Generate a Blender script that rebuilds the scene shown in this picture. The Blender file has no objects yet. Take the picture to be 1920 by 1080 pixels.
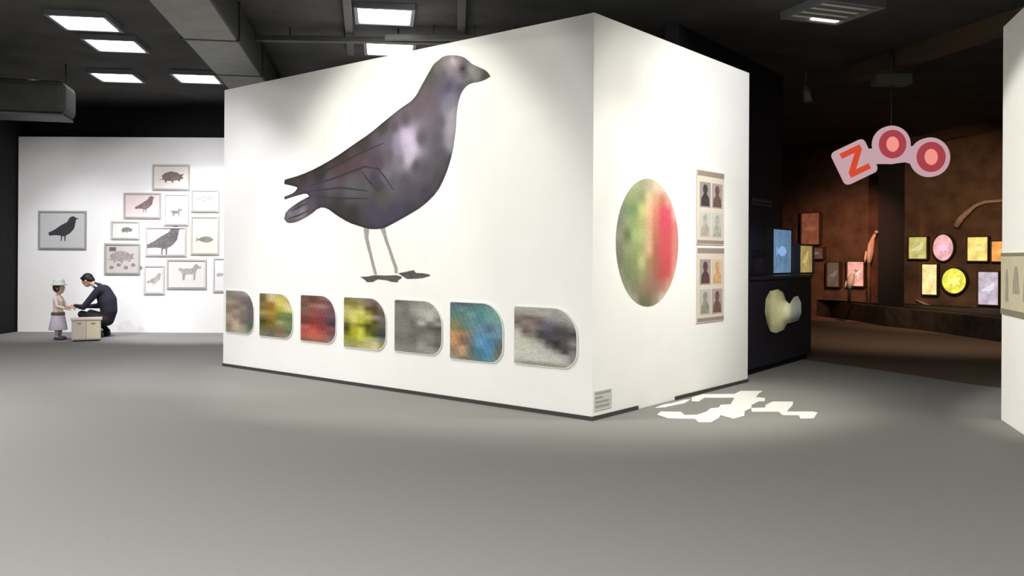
import bpy, bmesh, math, random
from mathutils import Vector, Matrix
from mathutils.geometry import delaunay_2d_cdt

SC = bpy.context.scene
COL = SC.collection

# ------------------------------------------------------------------ camera
cam_data = bpy.data.cameras.new('camera')
cam = bpy.data.objects.new('camera', cam_data)
COL.objects.link(cam)
cam.location = (0, 0, 1.5)
cam.matrix_world = Matrix.Translation((0, 0, 1.5)) @ Matrix.Rotation(math.pi / 2, 4, 'X') @ Matrix.Rotation(0.0054, 4, 'Z')
cam_data.sensor_width = 36
cam_data.lens = 36 * 1637 / 1920
cam_data.shift_y = -(540 - 482.6) / 1920
cam_data.clip_start = 0.05
SC.camera = cam

# ------------------------------------------------------------------ world, exposure
wd = bpy.data.worlds.new('world'); SC.world = wd
wd.use_nodes = True
wd.node_tree.nodes['Background'].inputs[0].default_value = (0.8, 0.85, 1, 1)
wd.node_tree.nodes['Background'].inputs[1].default_value = 0.02
SC.view_settings.view_transform = 'Standard'
SC.view_settings.look = 'None'
SC.view_settings.gamma = 1
SC.view_settings.use_curve_mapping = False
SC.view_settings.exposure = 0.0

# ------------------------------------------------------------------ lights of the hall
def area(name, loc, size, power, color=(1, 0.97, 0.92), target=None, size_y=None, spread=math.pi):
    d = bpy.data.lights.new(name, 'AREA'); d.energy = power; d.color = color
    d.shape = 'RECTANGLE'; d.size = size; d.size_y = size_y or size; d.spread = spread
    o = bpy.data.objects.new(name, d); COL.objects.link(o); o.location = loc
    if target is not None:
        o.rotation_euler = (Vector(target) - Vector(loc)).to_track_quat('-Z', 'Y').to_euler()
    return o
def spot(name, loc, target, power, angle, blend=0.5, color=(1, 0.96, 0.88), radius=0.05):
    d = bpy.data.lights.new(name, 'SPOT'); d.energy = power; d.color = color
    d.spot_size = math.radians(angle); d.spot_blend = blend; d.shadow_soft_size = radius
    o = bpy.data.objects.new(name, d); COL.objects.link(o); o.location = loc
    o.rotation_euler = (Vector(target) - Vector(loc)).to_track_quat('-Z', 'Y').to_euler()
    return o
# added unseen area lights at ceiling height, powers fitted to the hall's brightness
for px, py, pw in ((2.2, -1.5, 230), (-3.4, -0.7, 270), (-1.6, -0.7, 380), (-3.4, -1.9, 300), (-1.6, -1.9, 370), (-7.6, 6.0, 560), (-4.3, 2.8, 45), (5.2, 7.5, 38)):
    area('ceiling_fill', (px, py, 4.42), 0.75, pw, (1, 0.98, 0.95))
# unseen spots: some follow the wall scallops, others added to fit brightness
WARM, COOL = (1, 0.98, 0.875), (0.96, 0.95, 1)
for loc_, tgt_, pw, ang, bl, colr in (
    ((-2.75, 7.55, 4.32), (-1.18, 9.63, 1.75), 260, 83, 0.4, WARM),
    ((-2.30, 7.90, 4.32), (-1.20, 9.60, 1.20), 25, 100, 0.5, WARM),
    ((-2.20, 7.30, 4.32), (-0.90, 9.40, 2.60), 80, 90, 0.3, WARM),
    ((-5.20, 9.60, 4.30), (-3.40, 11.4, 0.80), 252, 70, 0.7, COOL),
    ((-4.60, 10.6, 4.30), (-3.80, 11.8, 0.90), 50, 90, 0.6, COOL),
    ((4.00, 7.60, 4.32), (2.00, 9.55, 2.10), 122, 92, 0.6, WARM),
    ((3.30, 6.60, 4.32), (1.50, 9.00, 1.40), 184, 80, 0.6, WARM),
    ((4.40, 8.30, 4.32), (2.30, 9.90, 2.90), 206, 70, 0.6, COOL),
    ((3.50, 8.00, 4.32), (1.80, 9.30, 0.50), 250, 60, 0.7, WARM),
    ((2.60, 6.60, 4.32), (1.20, 8.60, 0.90), 202, 60, 0.7, WARM),
    ((-6.00, 13.2, 4.30), (-5.90, 17.0, 1.70), 225, 82, 0.7, COOL),
    ((-8.60, 12.6, 4.30), (-8.50, 17.0, 1.20), 329, 66, 0.9, COOL),
    ((-5.60, 13.4, 4.30), (-5.80, 17.0, 1.00), 284, 70, 0.7, COOL),
    ((-7.20, 13.0, 4.30), (-7.20, 17.0, 0.80), 60, 70, 0.8, COOL),
    ((-5.90, 14.0, 4.30), (-5.80, 17.0, 0.70), 593, 66, 0.6, COOL),
    ((-8.40, 14.0, 4.30), (-8.20, 17.0, 0.60), 270, 60, 0.8, COOL),
    ((-7.90, 8.30, 4.30), (-7.20, 9.20, 0.00), 330, 100, 0.9, COOL),
    ((-2.0, 8.2, 4.32), (-2.00, 10.3, 0.60), 90, 76, 0.5, WARM),
    ((-1.50, 4.50, 4.30), (4.36, 7.35, 1.75), 1900, 27, 0.35, WARM)):
    spot('spotlight', loc_, tgt_, pw, ang, bl, colr)
spot('fill_zoo_wall', (7.2, 15.5, 3.2), (10.2, 20.4, 1.3), 700, 74, 0.9, (1, 0.66, 0.40))  # added unseen warm spot that brightens the brown wall
spot('spotlight_zoo_red', (7.6, 18.5, 3.0), (8.7, 22.5, 1.2), 560, 64, 0.9, (1, 0.42, 0.28))  # added unseen red-tinted spot for the reddish corner glow
spot('fill_zoo_floor', (7.2, 14.2, 4.3), (7.6, 16.5, 0), 400, 95, 0.9, (1, 0.74, 0.54))  # added unseen spot that brightens the brown carpet

# measured layout, metres
D = {"L":[-3.932,11.901,0.0],"C":[0.744,8.035,-0.0],"R":[2.878,10.629,0.0],"Q":[4.602,8.2,0.0],"QE":[-0.276,-0.961],"pigeon":[[4.807,3.33],[4.737,3.305],[4.646,3.293],[4.544,3.295],[4.48,3.275],[4.428,3.237],[4.39,3.186],[4.357,3.097],[4.338,2.991],[4.332,2.852],[4.31,2.731],[4.29,2.631],[4.257,2.521],[4.181,2.357],[4.068,2.195],[3.855,2.052],[3.598,1.949],[3.289,1.84],[3.2,1.815],[2.983,1.813],[2.826,1.848],[2.617,1.897],[2.383,1.994],[2.217,2.081],[2.07,2.096],[1.894,2.007],[1.618,1.921],[1.432,1.914],[1.365,1.974],[1.403,2.067],[1.638,2.166],[1.871,2.236],[1.818,2.278],[1.615,2.253],[1.374,2.216],[1.363,2.25],[1.561,2.289],[1.636,2.345],[1.614,2.366],[1.361,2.412],[1.372,2.465],[1.71,2.507],[2.014,2.574],[2.377,2.682],[2.705,2.809],[2.975,2.907],[3.253,3.039],[3.435,3.122],[3.564,3.174],[3.648,3.2],[3.739,3.26],[3.805,3.341],[3.873,3.423],[3.942,3.501],[3.998,3.565],[4.073,3.597],[4.148,3.632],[4.288,3.623],[4.425,3.587],[4.5,3.537],[4.553,3.491],[4.656,3.444],[4.758,3.393]],"pcol":[[1.71,2.461,62,56,52],[2.076,2.525,60,54,48],[2.475,2.653,66,58,54],[2.855,2.812,68,62,60],[3.218,2.964,72,66,62],[1.657,2.397,70,62,66],[1.494,2.432,62,58,48],[1.871,2.302,78,70,86],[2.28,2.367,96,90,100],[2.671,2.316,98,98,104],[2.952,2.29,92,92,98],[2.079,2.183,72,66,76],[2.382,2.063,62,60,58],[2.674,1.955,60,58,56],[2.956,1.862,74,70,72],[2.476,2.546,92,74,78],[2.763,2.59,94,74,80],[3.041,2.603,88,76,88],[3.132,2.567,90,74,86],[2.95,2.486,100,88,98],[3.043,2.39,74,70,82],[3.152,2.293,70,68,72],[3.266,2.42,116,112,122],[3.355,2.313,98,94,106],[3.179,2.183,88,86,84],[3.045,2.085,80,76,86],[3.046,1.964,80,76,94],[3.226,1.899,76,72,90],[3.401,1.984,76,72,88],[3.657,2.035,72,68,80],[3.903,2.171,72,68,80],[4.102,2.333,76,72,80],[4.203,2.497,82,78,82],[3.307,2.824,104,98,112],[3.438,2.825,146,138,160],[3.549,2.828,196,184,210],[3.617,2.787,206,194,220],[3.668,2.689,206,194,220],[3.636,2.592,196,186,206],[3.567,2.721,190,178,202],[3.465,2.693,140,132,158],[3.483,2.573,122,116,120],[3.309,2.645,100,92,104],[3.817,2.782,92,86,94],[3.737,2.498,86,80,86],[3.901,2.43,90,84,94],[3.57,2.332,90,84,92],[3.655,2.211,84,80,90],[3.394,2.936,86,80,84],[3.565,3.009,92,84,90],[3.732,3.109,106,96,104],[3.895,3.236,112,100,108],[4.017,3.108,116,102,116],[4.098,2.929,106,98,110],[4.059,2.762,98,92,102],[4.1,2.589,92,86,96],[4.23,3.086,140,136,152],[4.277,2.997,176,172,184],[4.278,2.856,176,172,184],[4.287,2.716,160,156,164],[4.252,3.168,130,128,148],[4.15,3.292,104,100,118],[3.991,3.397,98,94,94],[3.958,3.47,92,88,84],[4.054,3.548,118,116,106],[4.195,3.586,150,140,142],[4.288,3.561,220,208,216],[4.334,3.6,132,124,126],[4.25,3.488,152,140,148],[4.304,3.425,148,136,146],[4.149,3.434,104,96,108],[4.426,3.453,82,72,86],[4.457,3.394,92,84,96],[4.274,3.361,104,102,128],[4.381,3.348,140,136,156],[4.228,3.305,84,80,100],[4.382,3.287,82,78,100],[4.553,3.436,160,158,156],[4.605,3.375,146,146,144],[4.502,3.333,136,134,134],[4.664,3.378,130,128,126],[4.722,3.354,62,62,58],[4.773,3.348,90,90,86],[4.517,3.298,84,80,80],[1.497,2.037,128,120,130],[1.714,2.045,140,132,146],[1.66,2.132,84,76,92],[1.498,1.957,104,98,104],[1.925,2.091,90,82,92],[1.496,2.251,90,84,90]],"legs":[[[2.928,1.892],[2.929,1.825],[2.933,1.715],[2.972,1.604],[3.015,1.494],[3.054,1.391],[3.093,1.297]],[[3.207,1.886],[3.209,1.813],[3.245,1.733],[3.278,1.661],[3.326,1.574],[3.374,1.473],[3.427,1.381],[3.433,1.317]]],"legw":[[0.075,0.06,0.04,0.035,0.033,0.033,0.03],[0.06,0.05,0.036,0.034,0.032,0.034,0.034,0.03]],"feet":[[[2.827,1.266],[2.961,1.272],[3.065,1.289],[3.254,1.288],[3.444,1.295],[3.521,1.279],[3.516,1.261],[3.465,1.239],[3.46,1.217],[3.361,1.219],[3.276,1.235],[3.126,1.243],[3.05,1.212],[2.951,1.206],[2.895,1.238]],[[3.464,1.317],[3.577,1.333],[3.709,1.356],[3.749,1.325],[3.858,1.323],[3.961,1.311],[3.956,1.294],[3.849,1.271],[3.749,1.262],[3.608,1.256],[3.526,1.29]]],"eye":[4.426,3.459],"leaf":[[0.083,0.741,0.465,1.04],[0.86,1.574,0.459,1.026],[1.726,2.413,0.454,1.029],[2.55,3.289,0.434,1.029],[3.42,4.161,0.447,1.029],[4.27,5.004,0.431,1.037],[5.141,5.907,0.451,1.024]],"oval":[0.994,1.656,0.609,0.643],"board":[[2.002,2.668,1.654,2.482],[2.012,2.678,0.788,1.624]],"tag":[0.033,0.321,0.08,0.265],"poster":[0.05,0.708,1.002,1.565],"frames":[[-9.231,-8.273,1.596,2.369],[-7.018,-6.268,2.758,3.283],[-7.574,-6.825,2.205,2.73],[-6.786,-6.285,2.074,2.714],[-6.269,-5.696,2.336,2.799],[-7.82,-7.238,1.799,2.179],[-7.942,-7.224,1.115,1.743],[-7.146,-6.324,1.472,2.069],[-6.266,-5.691,1.507,2.281],[-7.173,-6.745,0.734,1.322],[-6.728,-5.926,0.842,1.439],[-5.826,-5.532,0.782,1.475]],"splat":[[[1.439,8.74],[1.563,8.934],[1.675,9.035],[1.832,9.243],[1.907,9.28],[1.797,9.039],[1.662,8.905],[1.541,8.774]],[[1.94,9.389],[2.109,9.621],[2.472,9.662],[2.597,9.883],[2.848,9.892],[2.747,9.692],[2.645,9.447],[2.729,9.382],[2.666,9.185],[2.599,9.17],[2.463,8.942],[2.405,8.751],[2.294,8.577],[2.224,8.331],[2.083,8.172],[2.004,8.351],[1.948,8.194],[1.827,7.991],[1.716,7.988],[1.716,8.161],[1.603,8.158],[1.467,8.179],[1.398,8.359],[1.46,8.523],[1.653,8.513],[1.658,8.341],[1.775,8.355],[1.912,8.537],[1.994,8.726],[2.084,8.77],[2.143,8.932],[2.255,8.972],[2.407,9.405],[2.081,9.394],[1.964,9.149],[1.893,9.159]],[[2.405,8.751],[2.556,8.784],[2.608,8.947],[2.742,9.155],[2.959,9.163],[2.883,8.943],[2.795,8.763],[2.702,8.561],[2.959,8.569],[2.989,8.515],[2.845,8.21],[2.716,8.191],[2.758,8.373],[2.603,8.369],[2.622,8.559],[2.356,8.551]]],"boxes":{},"clights":[[-5.431,11.079],[-5.573,12.259],[-6.553,14.461],[-5.247,14.512],[-1.577,10.692],[-1.75,12.39]],"fix":[[3.259,10.116,4.5],[3.778,10.8,4.5],[4.02,10.796,4.5],[4.228,10.4,4.5],[4.13,10.1,4.5]],"tracks":[[[-1.813,9.428],[-2.283,12.248]],[[-0.545,9.406],[-0.715,11.918]],[[-3.225,11.418],[-1.212,11.51]],[[-1.262,11.325],[0.261,11.347]]],"rods":[],"cab":[[1.76,2.658,1.253,1.936],[2.479,3.28,1.245,1.705],[0.423,2.024,0.488,1.096],[2.042,2.831,2.321,2.42],[1.225,1.608,1.278,1.646]],"cabA":[[3.05,11.16],[4.52,13.18]],"zoo":[[3.862,4.304,1.522,2.039],[4.444,4.929,1.475,2.093],[5.242,5.688,1.48,2.019],[5.768,6.096,1.471,1.916],[4.192,4.549,0.668,1.383],[4.661,5.222,0.714,1.301],[5.483,5.92,0.486,1.226],[2.257,2.709,0.818,1.433],[1.683,2.033,0.786,1.414],[0.917,1.458,1.895,2.723],[2.776,3.143,1.423,2.23],[3.175,3.518,0.816,1.28],[1.162,1.571,1.51,1.794]],"arcs":[[[4.963,2.276],[5.083,2.459],[5.238,2.603],[5.403,2.744],[5.613,2.82],[6.068,2.835]],[[4.0,0.525],[4.286,0.409],[4.603,0.335],[4.912,0.3],[5.178,0.351],[5.392,0.41]]],"pillar":[8.616,20.3,9.187,20.3],"sign":[[4.887,2.905,0.275],[5.42,3.145,0.275],[5.971,2.965,0.29]],"signfix":[5.393,4.069],"smudge":[[-7.415,13.0,4.022],[-6.764,13.0,4.025],[-6.745,13.0,3.533],[-7.413,13.0,3.665]],"duct":[[-3.663,8.916],[-3.087,8.905],[-3.982,10.649],[-3.314,10.634]],"plinth":[[8.364,23.998],[8.36,21.363],[8.367,19.547],[8.639,18.838],[8.777,18.171],[8.874,17.075],[8.944,15.9]],"beams":[[[5.484,13.047],[6.068,10.594]],[[10.066,20.374],[10.402,18.14]]],"zoofloor":[[4.421,12.898],[4.715,12.04],[5.091,11.243],[5.586,9.924]],"strokes":[[[1.657,2.444],[2.279,2.552],[2.856,2.708],[3.219,2.783]],[[1.818,2.357],[2.33,2.428],[2.904,2.538],[3.177,2.485]],[[1.892,2.301],[2.478,2.313],[2.952,2.254]],[[1.976,2.232],[2.479,2.186],[2.953,2.168]],[[2.82,2.506],[2.97,2.363],[3.152,2.233]],[[3.087,2.527],[3.24,2.397],[3.382,2.247]],[[1.497,2.064],[1.681,2.112],[1.851,2.158]],[[1.454,1.972],[1.661,2.006],[1.873,2.066]]]}
KL = [0.78, 0.78, 0.78, 0.78, 0.78, 0.78, 0.78]

# ------------------------------------------------------------------ helpers
def s2l(c):
    c = c / 255
    return c / 12.92 if c <= 0.04045 else ((c + 0.055) / 1.055) ** 2.4
def rgb(r, g, b, k=1.0):
    return (s2l(r) * k, s2l(g) * k, s2l(b) * k)
def material(name, color, rough=0.6, grain=0.06, scale=40, bump=0.0, spec=0.3, metal=0.0, emit=None, strength=0.0):
    m = bpy.data.materials.new(name); m.use_nodes = True
    nt = m.node_tree; b = nt.nodes['Principled BSDF']
    tc = nt.nodes.new('ShaderNodeTexCoord')
    nz = nt.nodes.new('ShaderNodeTexNoise'); nz.inputs['Scale'].default_value = scale; nz.inputs['Detail'].default_value = 4
    nt.links.new(tc.outputs['Object'], nz.inputs['Vector'])
    rp = nt.nodes.new('ShaderNodeMapRange')
    rp.inputs['From Min'].default_value = 0.3; rp.inputs['From Max'].default_value = 0.7
    rp.inputs['To Min'].default_value = 1 - grain; rp.inputs['To Max'].default_value = 1 + grain
    nt.links.new(nz.outputs['Fac'], rp.inputs['Value'])
    mx = nt.nodes.new('ShaderNodeVectorMath'); mx.operation = 'SCALE'
    mx.inputs[0].default_value = color[:3]
    nt.links.new(rp.outputs['Result'], mx.inputs['Scale'])
    nt.links.new(mx.outputs['Vector'], b.inputs['Base Color'])
    b.inputs['Roughness'].default_value = rough
    b.inputs['Specular IOR Level'].default_value = spec
    b.inputs['Metallic'].default_value = metal
    if bump:
        bp = nt.nodes.new('ShaderNodeBump'); bp.inputs['Strength'].default_value = bump; bp.inputs['Distance'].default_value = 0.01
        nt.links.new(nz.outputs['Fac'], bp.inputs['Height']); nt.links.new(bp.outputs['Normal'], b.inputs['Normal'])
    if emit:
        b.inputs['Emission Color'].default_value = (*emit, 1); b.inputs['Emission Strength'].default_value = strength
    return m
def print_material(name, rough=0.7, streak=0.10, scale=(60, 14, 20), emission=0.0):
    m = bpy.data.materials.new(name); m.use_nodes = True
    nt = m.node_tree; b = nt.nodes['Principled BSDF']
    at = nt.nodes.new('ShaderNodeAttribute'); at.attribute_name = 'ink'
    tc = nt.nodes.new('ShaderNodeTexCoord'); mp = nt.nodes.new('ShaderNodeMapping'); mp.inputs['Scale'].default_value = scale
    mp.inputs['Rotation'].default_value = (0, 0, math.radians(-35))
    nz = nt.nodes.new('ShaderNodeTexNoise'); nz.inputs['Scale'].default_value = 1; nz.inputs['Detail'].default_value = 5
    nt.links.new(tc.outputs['Object'], mp.inputs['Vector']); nt.links.new(mp.outputs['Vector'], nz.inputs['Vector'])
    rp = nt.nodes.new('ShaderNodeMapRange'); rp.inputs['From Min'].default_value = 0.3; rp.inputs['From Max'].default_value = 0.7
    rp.inputs['To Min'].default_value = 1 - streak; rp.inputs['To Max'].default_value = 1 + streak
    nt.links.new(nz.outputs['Fac'], rp.inputs['Value'])
    mx = nt.nodes.new('ShaderNodeVectorMath'); mx.operation = 'SCALE'
    nt.links.new(at.outputs['Color'], mx.inputs[0]); nt.links.new(rp.outputs['Result'], mx.inputs['Scale'])
    nt.links.new(mx.outputs['Vector'], b.inputs['Base Color'])
    b.inputs['Roughness'].default_value = rough; b.inputs['Specular IOR Level'].default_value = 0.15
    if emission:
        nt.links.new(mx.outputs['Vector'], b.inputs['Emission Color']); b.inputs['Emission Strength'].default_value = emission
        b.inputs['Base Color'].default_value = (0.02, 0.02, 0.02, 1)
    return m
def link(o, parent=None, matrix=None):
    COL.objects.link(o)
    if parent is not None: o.parent = parent
    if matrix is not None: o.matrix_basis = matrix
    return o
def thing(name, label, cat, matrix, group=None):
    o = bpy.data.objects.new(name, None); link(o, None, matrix)
    o.empty_display_size = 0.1
    return tag(o, label, cat, group)
def tag(o, label, cat, group=None):
    o['label'] = label; o['category'] = cat
    if group: o['group'] = group
    return o
def struct(o):
    o['kind'] = 'structure'; return o
class MB:
    """collects shapes for one mesh"""
    def __init__(s): s.v = []; s.f = []; s.s = []
    def add(s, vs, fs, smooth=False):
        n = len(s.v); s.v += [tuple(v) for v in vs]; s.f += [tuple(i + n for i in f) for f in fs]; s.s += [smooth] * len(fs)
        return s
    def box(s, x0, x1, y0, y1, z0, z1):
        vs = [(x0, y0, z0), (x1, y0, z0), (x1, y1, z0), (x0, y1, z0), (x0, y0, z1), (x1, y0, z1), (x1, y1, z1), (x0, y1, z1)]
        return s.add(vs, [(3, 2, 1, 0), (4, 5, 6, 7), (0, 1, 5, 4), (1, 2, 6, 5), (2, 3, 7, 6), (3, 0, 4, 7)])
    def prism(s, pts, z0, z1):
        area2 = sum(a[0] * b[1] - b[0] * a[1] for a, b in zip(pts, pts[1:] + pts[:1]))
        if area2 < 0: pts = pts[::-1]
        n = len(pts)
        vs = [(p[0], p[1], z0) for p in pts] + [(p[0], p[1], z1) for p in pts]
        fs = [tuple(range(n - 1, -1, -1)), tuple(range(n, 2 * n))] + [(i, (i + 1) % n, n + (i + 1) % n, n + i) for i in range(n)]
        return s.add(vs, fs)
    def ring(s, outer, inner, z0, z1):
        n = len(outer)
        vs = [(p[0], p[1], z) for z in (z0, z1) for l in (outer, inner) for p in l]
        fs = []
        for i in range(n):
            j = (i + 1) % n
            fs += [(2 * n + i, 2 * n + j, 3 * n + j, 3 * n + i), (j, i, n + i, n + j), (i, j, 2 * n + j, 2 * n + i), (n + j, n + i, 3 * n + i, 3 * n + j)]
        return s.add(vs, fs)
    def tube(s, pts, rad, k=8, flat=1.0):
        pts = [Vector(p) for p in pts]; rings = []
        rad = rad if isinstance(rad, (list, tuple)) else [rad] * len(pts)
        for i, p in enumerate(pts):
            d = (pts[min(i + 1, len(pts) - 1)] - pts[max(i - 1, 0)]).normalized()
            a = d.cross(Vector((0.13, 0.31, 0.94)));  a = a.normalized() if a.length > 1e-4 else Vector((1, 0, 0))
            b = d.cross(a)
            rings.append([p + (a * math.cos(t) + b * math.sin(t)) * rad[i] for t in [2 * math.pi * q / k for q in range(k)]])
        vs = [v for r in rings for v in r]; fs = []
        for i in range(len(pts) - 1):
            for q in range(k):
                r = (q + 1) % k
                fs.append((i * k + q, i * k + r, (i + 1) * k + r, (i + 1) * k + q))
        fs += [tuple(range(k - 1, -1, -1)), tuple(range((len(pts) - 1) * k, len(pts) * k))]
        return s.add(vs, fs, True)
    def lathe(s, prof, k=24, c=(0, 0)):
        vs = []; fs = []
        for r, z in prof:
            vs += [(c[0] + r * math.cos(2 * math.pi * q / k), c[1] + r * math.sin(2 * math.pi * q / k), z) for q in range(k)]
        for i in range(len(prof) - 1):
            for q in range(k):
                r = (q + 1) % k; fs.append((i * k + q, i * k + r, (i + 1) * k + r, (i + 1) * k + q))
        fs += [tuple(range(k - 1, -1, -1)), tuple(range((len(prof) - 1) * k, len(prof) * k))]
        return s.add(vs, fs, True)
    def ball(s, c, r, m=None, u=20, w=12):
        vs = []; fs = []
        for i in range(w + 1):
            ph = math.pi * i / w
            for q in range(u):
                t = 2 * math.pi * q / u
                p = Vector((r[0] * math.sin(ph) * math.cos(t), r[1] * math.sin(ph) * math.sin(t), r[2] * math.cos(ph)))
                if m is not None: p = m @ p
                vs.append(p + Vector(c))
        for i in range(w):
            for q in range(u):
                z = (q + 1) % u; fs.append((i * u + q, (i + 1) * u + q, (i + 1) * u + z, i * u + z))
        return s.add(vs, fs, True)
    def build(s, name, mat, parent=None, matrix=None, bevel=0):
        me = bpy.data.meshes.new(name); me.from_pydata(s.v, [], s.f); me.update()
        me.polygons.foreach_set('use_smooth', s.s)
        if mat: me.materials.append(mat)
        if bevel:
            bm = bmesh.new(); bm.from_mesh(me)
            bmesh.ops.bevel(bm, geom=[e for e in bm.edges if len(e.link_faces) == 2 and e.calc_face_angle(0) > 0.6], offset=bevel, segments=2, profile=0.5, affect='EDGES')
            bm.to_mesh(me); bm.free()
        return link(bpy.data.objects.new(name, me), parent, matrix)
def raster(name, outline, color, step, mat, parent=None, matrix=None, z=0.0):
    """a flat print: the outline filled with a fine triangle net, its inks held per vertex"""
    xs = [p[0] for p in outline]; ys = [p[1] for p in outline]
    n = len(outline); vs = [Vector(p[:2]) for p in outline]
    def inside(x, y):
        c = False
        for (x0, y0), (x1, y1) in zip(outline, outline[1:] + outline[:1]):
            if (y0 > y) != (y1 > y) and x < (x1 - x0) * (y - y0) / (y1 - y0) + x0: c = not c
        return c
    nx = int((max(xs) - min(xs)) / step) + 1; ny = int((max(ys) - min(ys)) / step) + 1
    for i in range(nx):
        for j in range(ny):
            x = min(xs) + (i + 0.5) * step + (0.25 * step if j % 2 else -0.25 * step); y = min(ys) + (j + 0.5) * step
            if inside(x, y): vs.append(Vector((x, y)))
    v, e, f, *_ = delaunay_2d_cdt(vs, [(i, (i + 1) % n) for i in range(n)], [], 1, 1e-5)
    me = bpy.data.meshes.new(name); me.from_pydata([(p.x, p.y, z) for p in v], [], f); me.update()
    a = me.color_attributes.new('ink', 'FLOAT_COLOR', 'POINT')
    for i, p in enumerate(v): a.data[i].color = (*color(p.x, p.y), 1)
    if sum(p.normal.z for p in me.polygons) < 0: me.flip_normals()
    me.materials.append(mat)
    return link(bpy.data.objects.new(name, me), parent, matrix)
def grid_color(grid, x0, x1, y0, y1, k):
    """smooth interpolation of a small table of inks, rows from the top"""
    h = len(grid); w = len(grid[0])
    lin = [[rgb(*c, k) for c in row] for row in grid]
    def fn(x, y):
        u = min(max((x - x0) / (x1 - x0) * w - 0.5, 0), w - 1.001); t = min(max((y1 - y) / (y1 - y0) * h - 0.5, 0), h - 1.001)
        i = int(u); j = int(t); a = u - i; b = t - j
        a = a * a * (3 - 2 * a); b = b * b * (3 - 2 * b)
        return tuple((lin[j][i][q] * (1 - a) + lin[j][i + 1][q] * a) * (1 - b) + (lin[j + 1][i][q] * (1 - a) + lin[j + 1][i + 1][q] * a) * b for q in range(3))
    return fn
def plumage(fn, s, amp):
    """rows of overlapping feather tips printed over an ink table"""
    def out(x, y):
        k = 1.0
        p = (x * 0.85 + y * 0.53) / s; q = (-x * 0.53 + y * 0.85) / (s * 0.8)
        r = math.floor(p); c = q + (0.5 if r % 2 else 0); t = (c - math.floor(c)) - 0.5
        d = (p - r) - (0.55 - 1.3 * t * t)
        k = 1 - amp * math.exp(-(d / 0.16) ** 2) + amp * 0.5 * max(0, min(1, d * 1.5)) - amp * 0.4 * math.exp(-(t / 0.08) ** 2)
        return tuple(v * k for v in fn(x, y))
    return out
def rounded(x0, x1, y0, y1, tl, tr, br, bl, seg=10):
    pts = []
    for cx, cy, r, a0 in ((x1 - tr, y1 - tr, tr, 0), (x0 + tl, y1 - tl, tl, 90), (x0 + bl, y0 + bl, bl, 180), (x1 - br, y0 + br, br, 270)):
        n = seg if r > 0.05 else 3
        for q in range(n + 1):
            t = math.radians(a0 + 90 * q / n); pts.append((cx + r * math.cos(t), cy + r * math.sin(t)))
    return pts
def circle(cx, cy, rx, ry=None, n=48, a0=0):
    ry = ry or rx
    return [(cx + rx * math.cos(a0 + 2 * math.pi * q / n), cy + ry * math.sin(a0 + 2 * math.pi * q / n)) for q in range(n)]
def frame_of(a, b):
    """wall frame: x along a>b, y up, z out of the wall to the right-hand side (towards the camera)"""
    e = Vector((b[0] - a[0], b[1] - a[1], 0)).normalized(); n = Vector((e.y, -e.x, 0))
    m = Matrix((e, Vector((0, 0, 1)), n)).transposed().to_4x4()
    return Matrix.Translation((a[0], a[1], 0)) @ m
T = Matrix.Translation

# ------------------------------------------------------------------ materials
WHITE = material('white_wall_paint', (0.80, 0.795, 0.775), 0.75, 0.015, 3, 0.03)
BLACK = material('black_paint', (0.009, 0.009, 0.011), 0.85, 0.2, 6)
CEIL = material('dark_ceiling', (0.054, 0.053, 0.049), 0.9, 0.3, 1.5)
DARKBASE = material('dark_skirting', (0.05, 0.048, 0.045), 0.6)
CARPET = material('grey_carpet', (0.25, 0.248, 0.236), 0.95, 0.10, 260, 0.25, 0.1)
BROWNCARPET = material('brown_carpet', (0.135, 0.10, 0.075), 0.95, 0.12, 200, 0.2, 0.1)
NAVY = material('dark_navy_panel', (0.016, 0.014, 0.022), 0.6, 0.15, 8)
BROWN = material('brown_wall', (0.115, 0.068, 0.043), 0.85, 0.35, 2.5)
DUCT = material('dark_duct', (0.030, 0.030, 0.029), 0.6, 0.1, 5)  # casing darkened in colour so the duct side reads as shaded
DUCTLOW = material('duct_underside_lit', (0.21, 0.21, 0.20), 0.7, 0.12, 3)  # lighter grey paints the lit band onto the duct underside
RAIL = material('grey_rail', (0.06, 0.06, 0.058), 0.5)
BOARD = material('white_foam_board', (0.75, 0.745, 0.72), 0.6, 0.02)
LAMP = material('fluorescent_diffuser', (0.8, 0.8, 0.8), 0.5, 0.01, 5, emit=(1, 0.98, 0.97), strength=11.7)
LAMPFRAME = material('lamp_frame', (0.18, 0.18, 0.2), 0.5)

# ------------------------------------------------------------------ setting
X0, X1, Y0, Y1, H = -9.65, 13.0, -5.0, 25.6, 4.5
zf = D['zoofloor']
edge = [(3.4, 14.2), (4.42, 12.9), (5.0, 11.8), (5.5, 10.6), (6.3, 9.4), (X1, 6.5)]
struct(MB().prism([(X0, Y0), (X1, Y0), (X1, 6.5)] + edge[::-1][1:] + [(3.4, Y1), (X0, Y1)], -0.1, 0).build('floor', CARPET))
struct(MB().prism([(X1, 6.5), (X1, Y1), (3.4, Y1)] + edge[:-1], -0.1, 0).build('floor_zoo', BROWNCARPET))
struct(MB().box(X0, X1, Y0, Y1, H, H + 0.1).build('ceiling', CEIL))
struct(MB().box(X0 - 0.2, X0, Y0, Y1, 0, H).build('wall_left', BLACK))
struct(MB().box(X1, X1 + 0.2, Y0, Y1, 0, H).build('wall_right', BLACK))
struct(MB().box(X0, X1, Y0 - 0.2, Y0, 0, H).build('wall_front', BLACK))
struct(MB().box(X0, X1, Y1, Y1 + 0.2, 0, H).build('wall_back', BLACK))
struct(MB().box(X0, 2.2, 17.6, 17.8, 0, H).build('wall_gallery_back', BLACK))
struct(MB().box(-9.62, -2.5, 17.0, 17.2, 0, 3.80).build('wall_gallery_white', WHITE))

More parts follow.
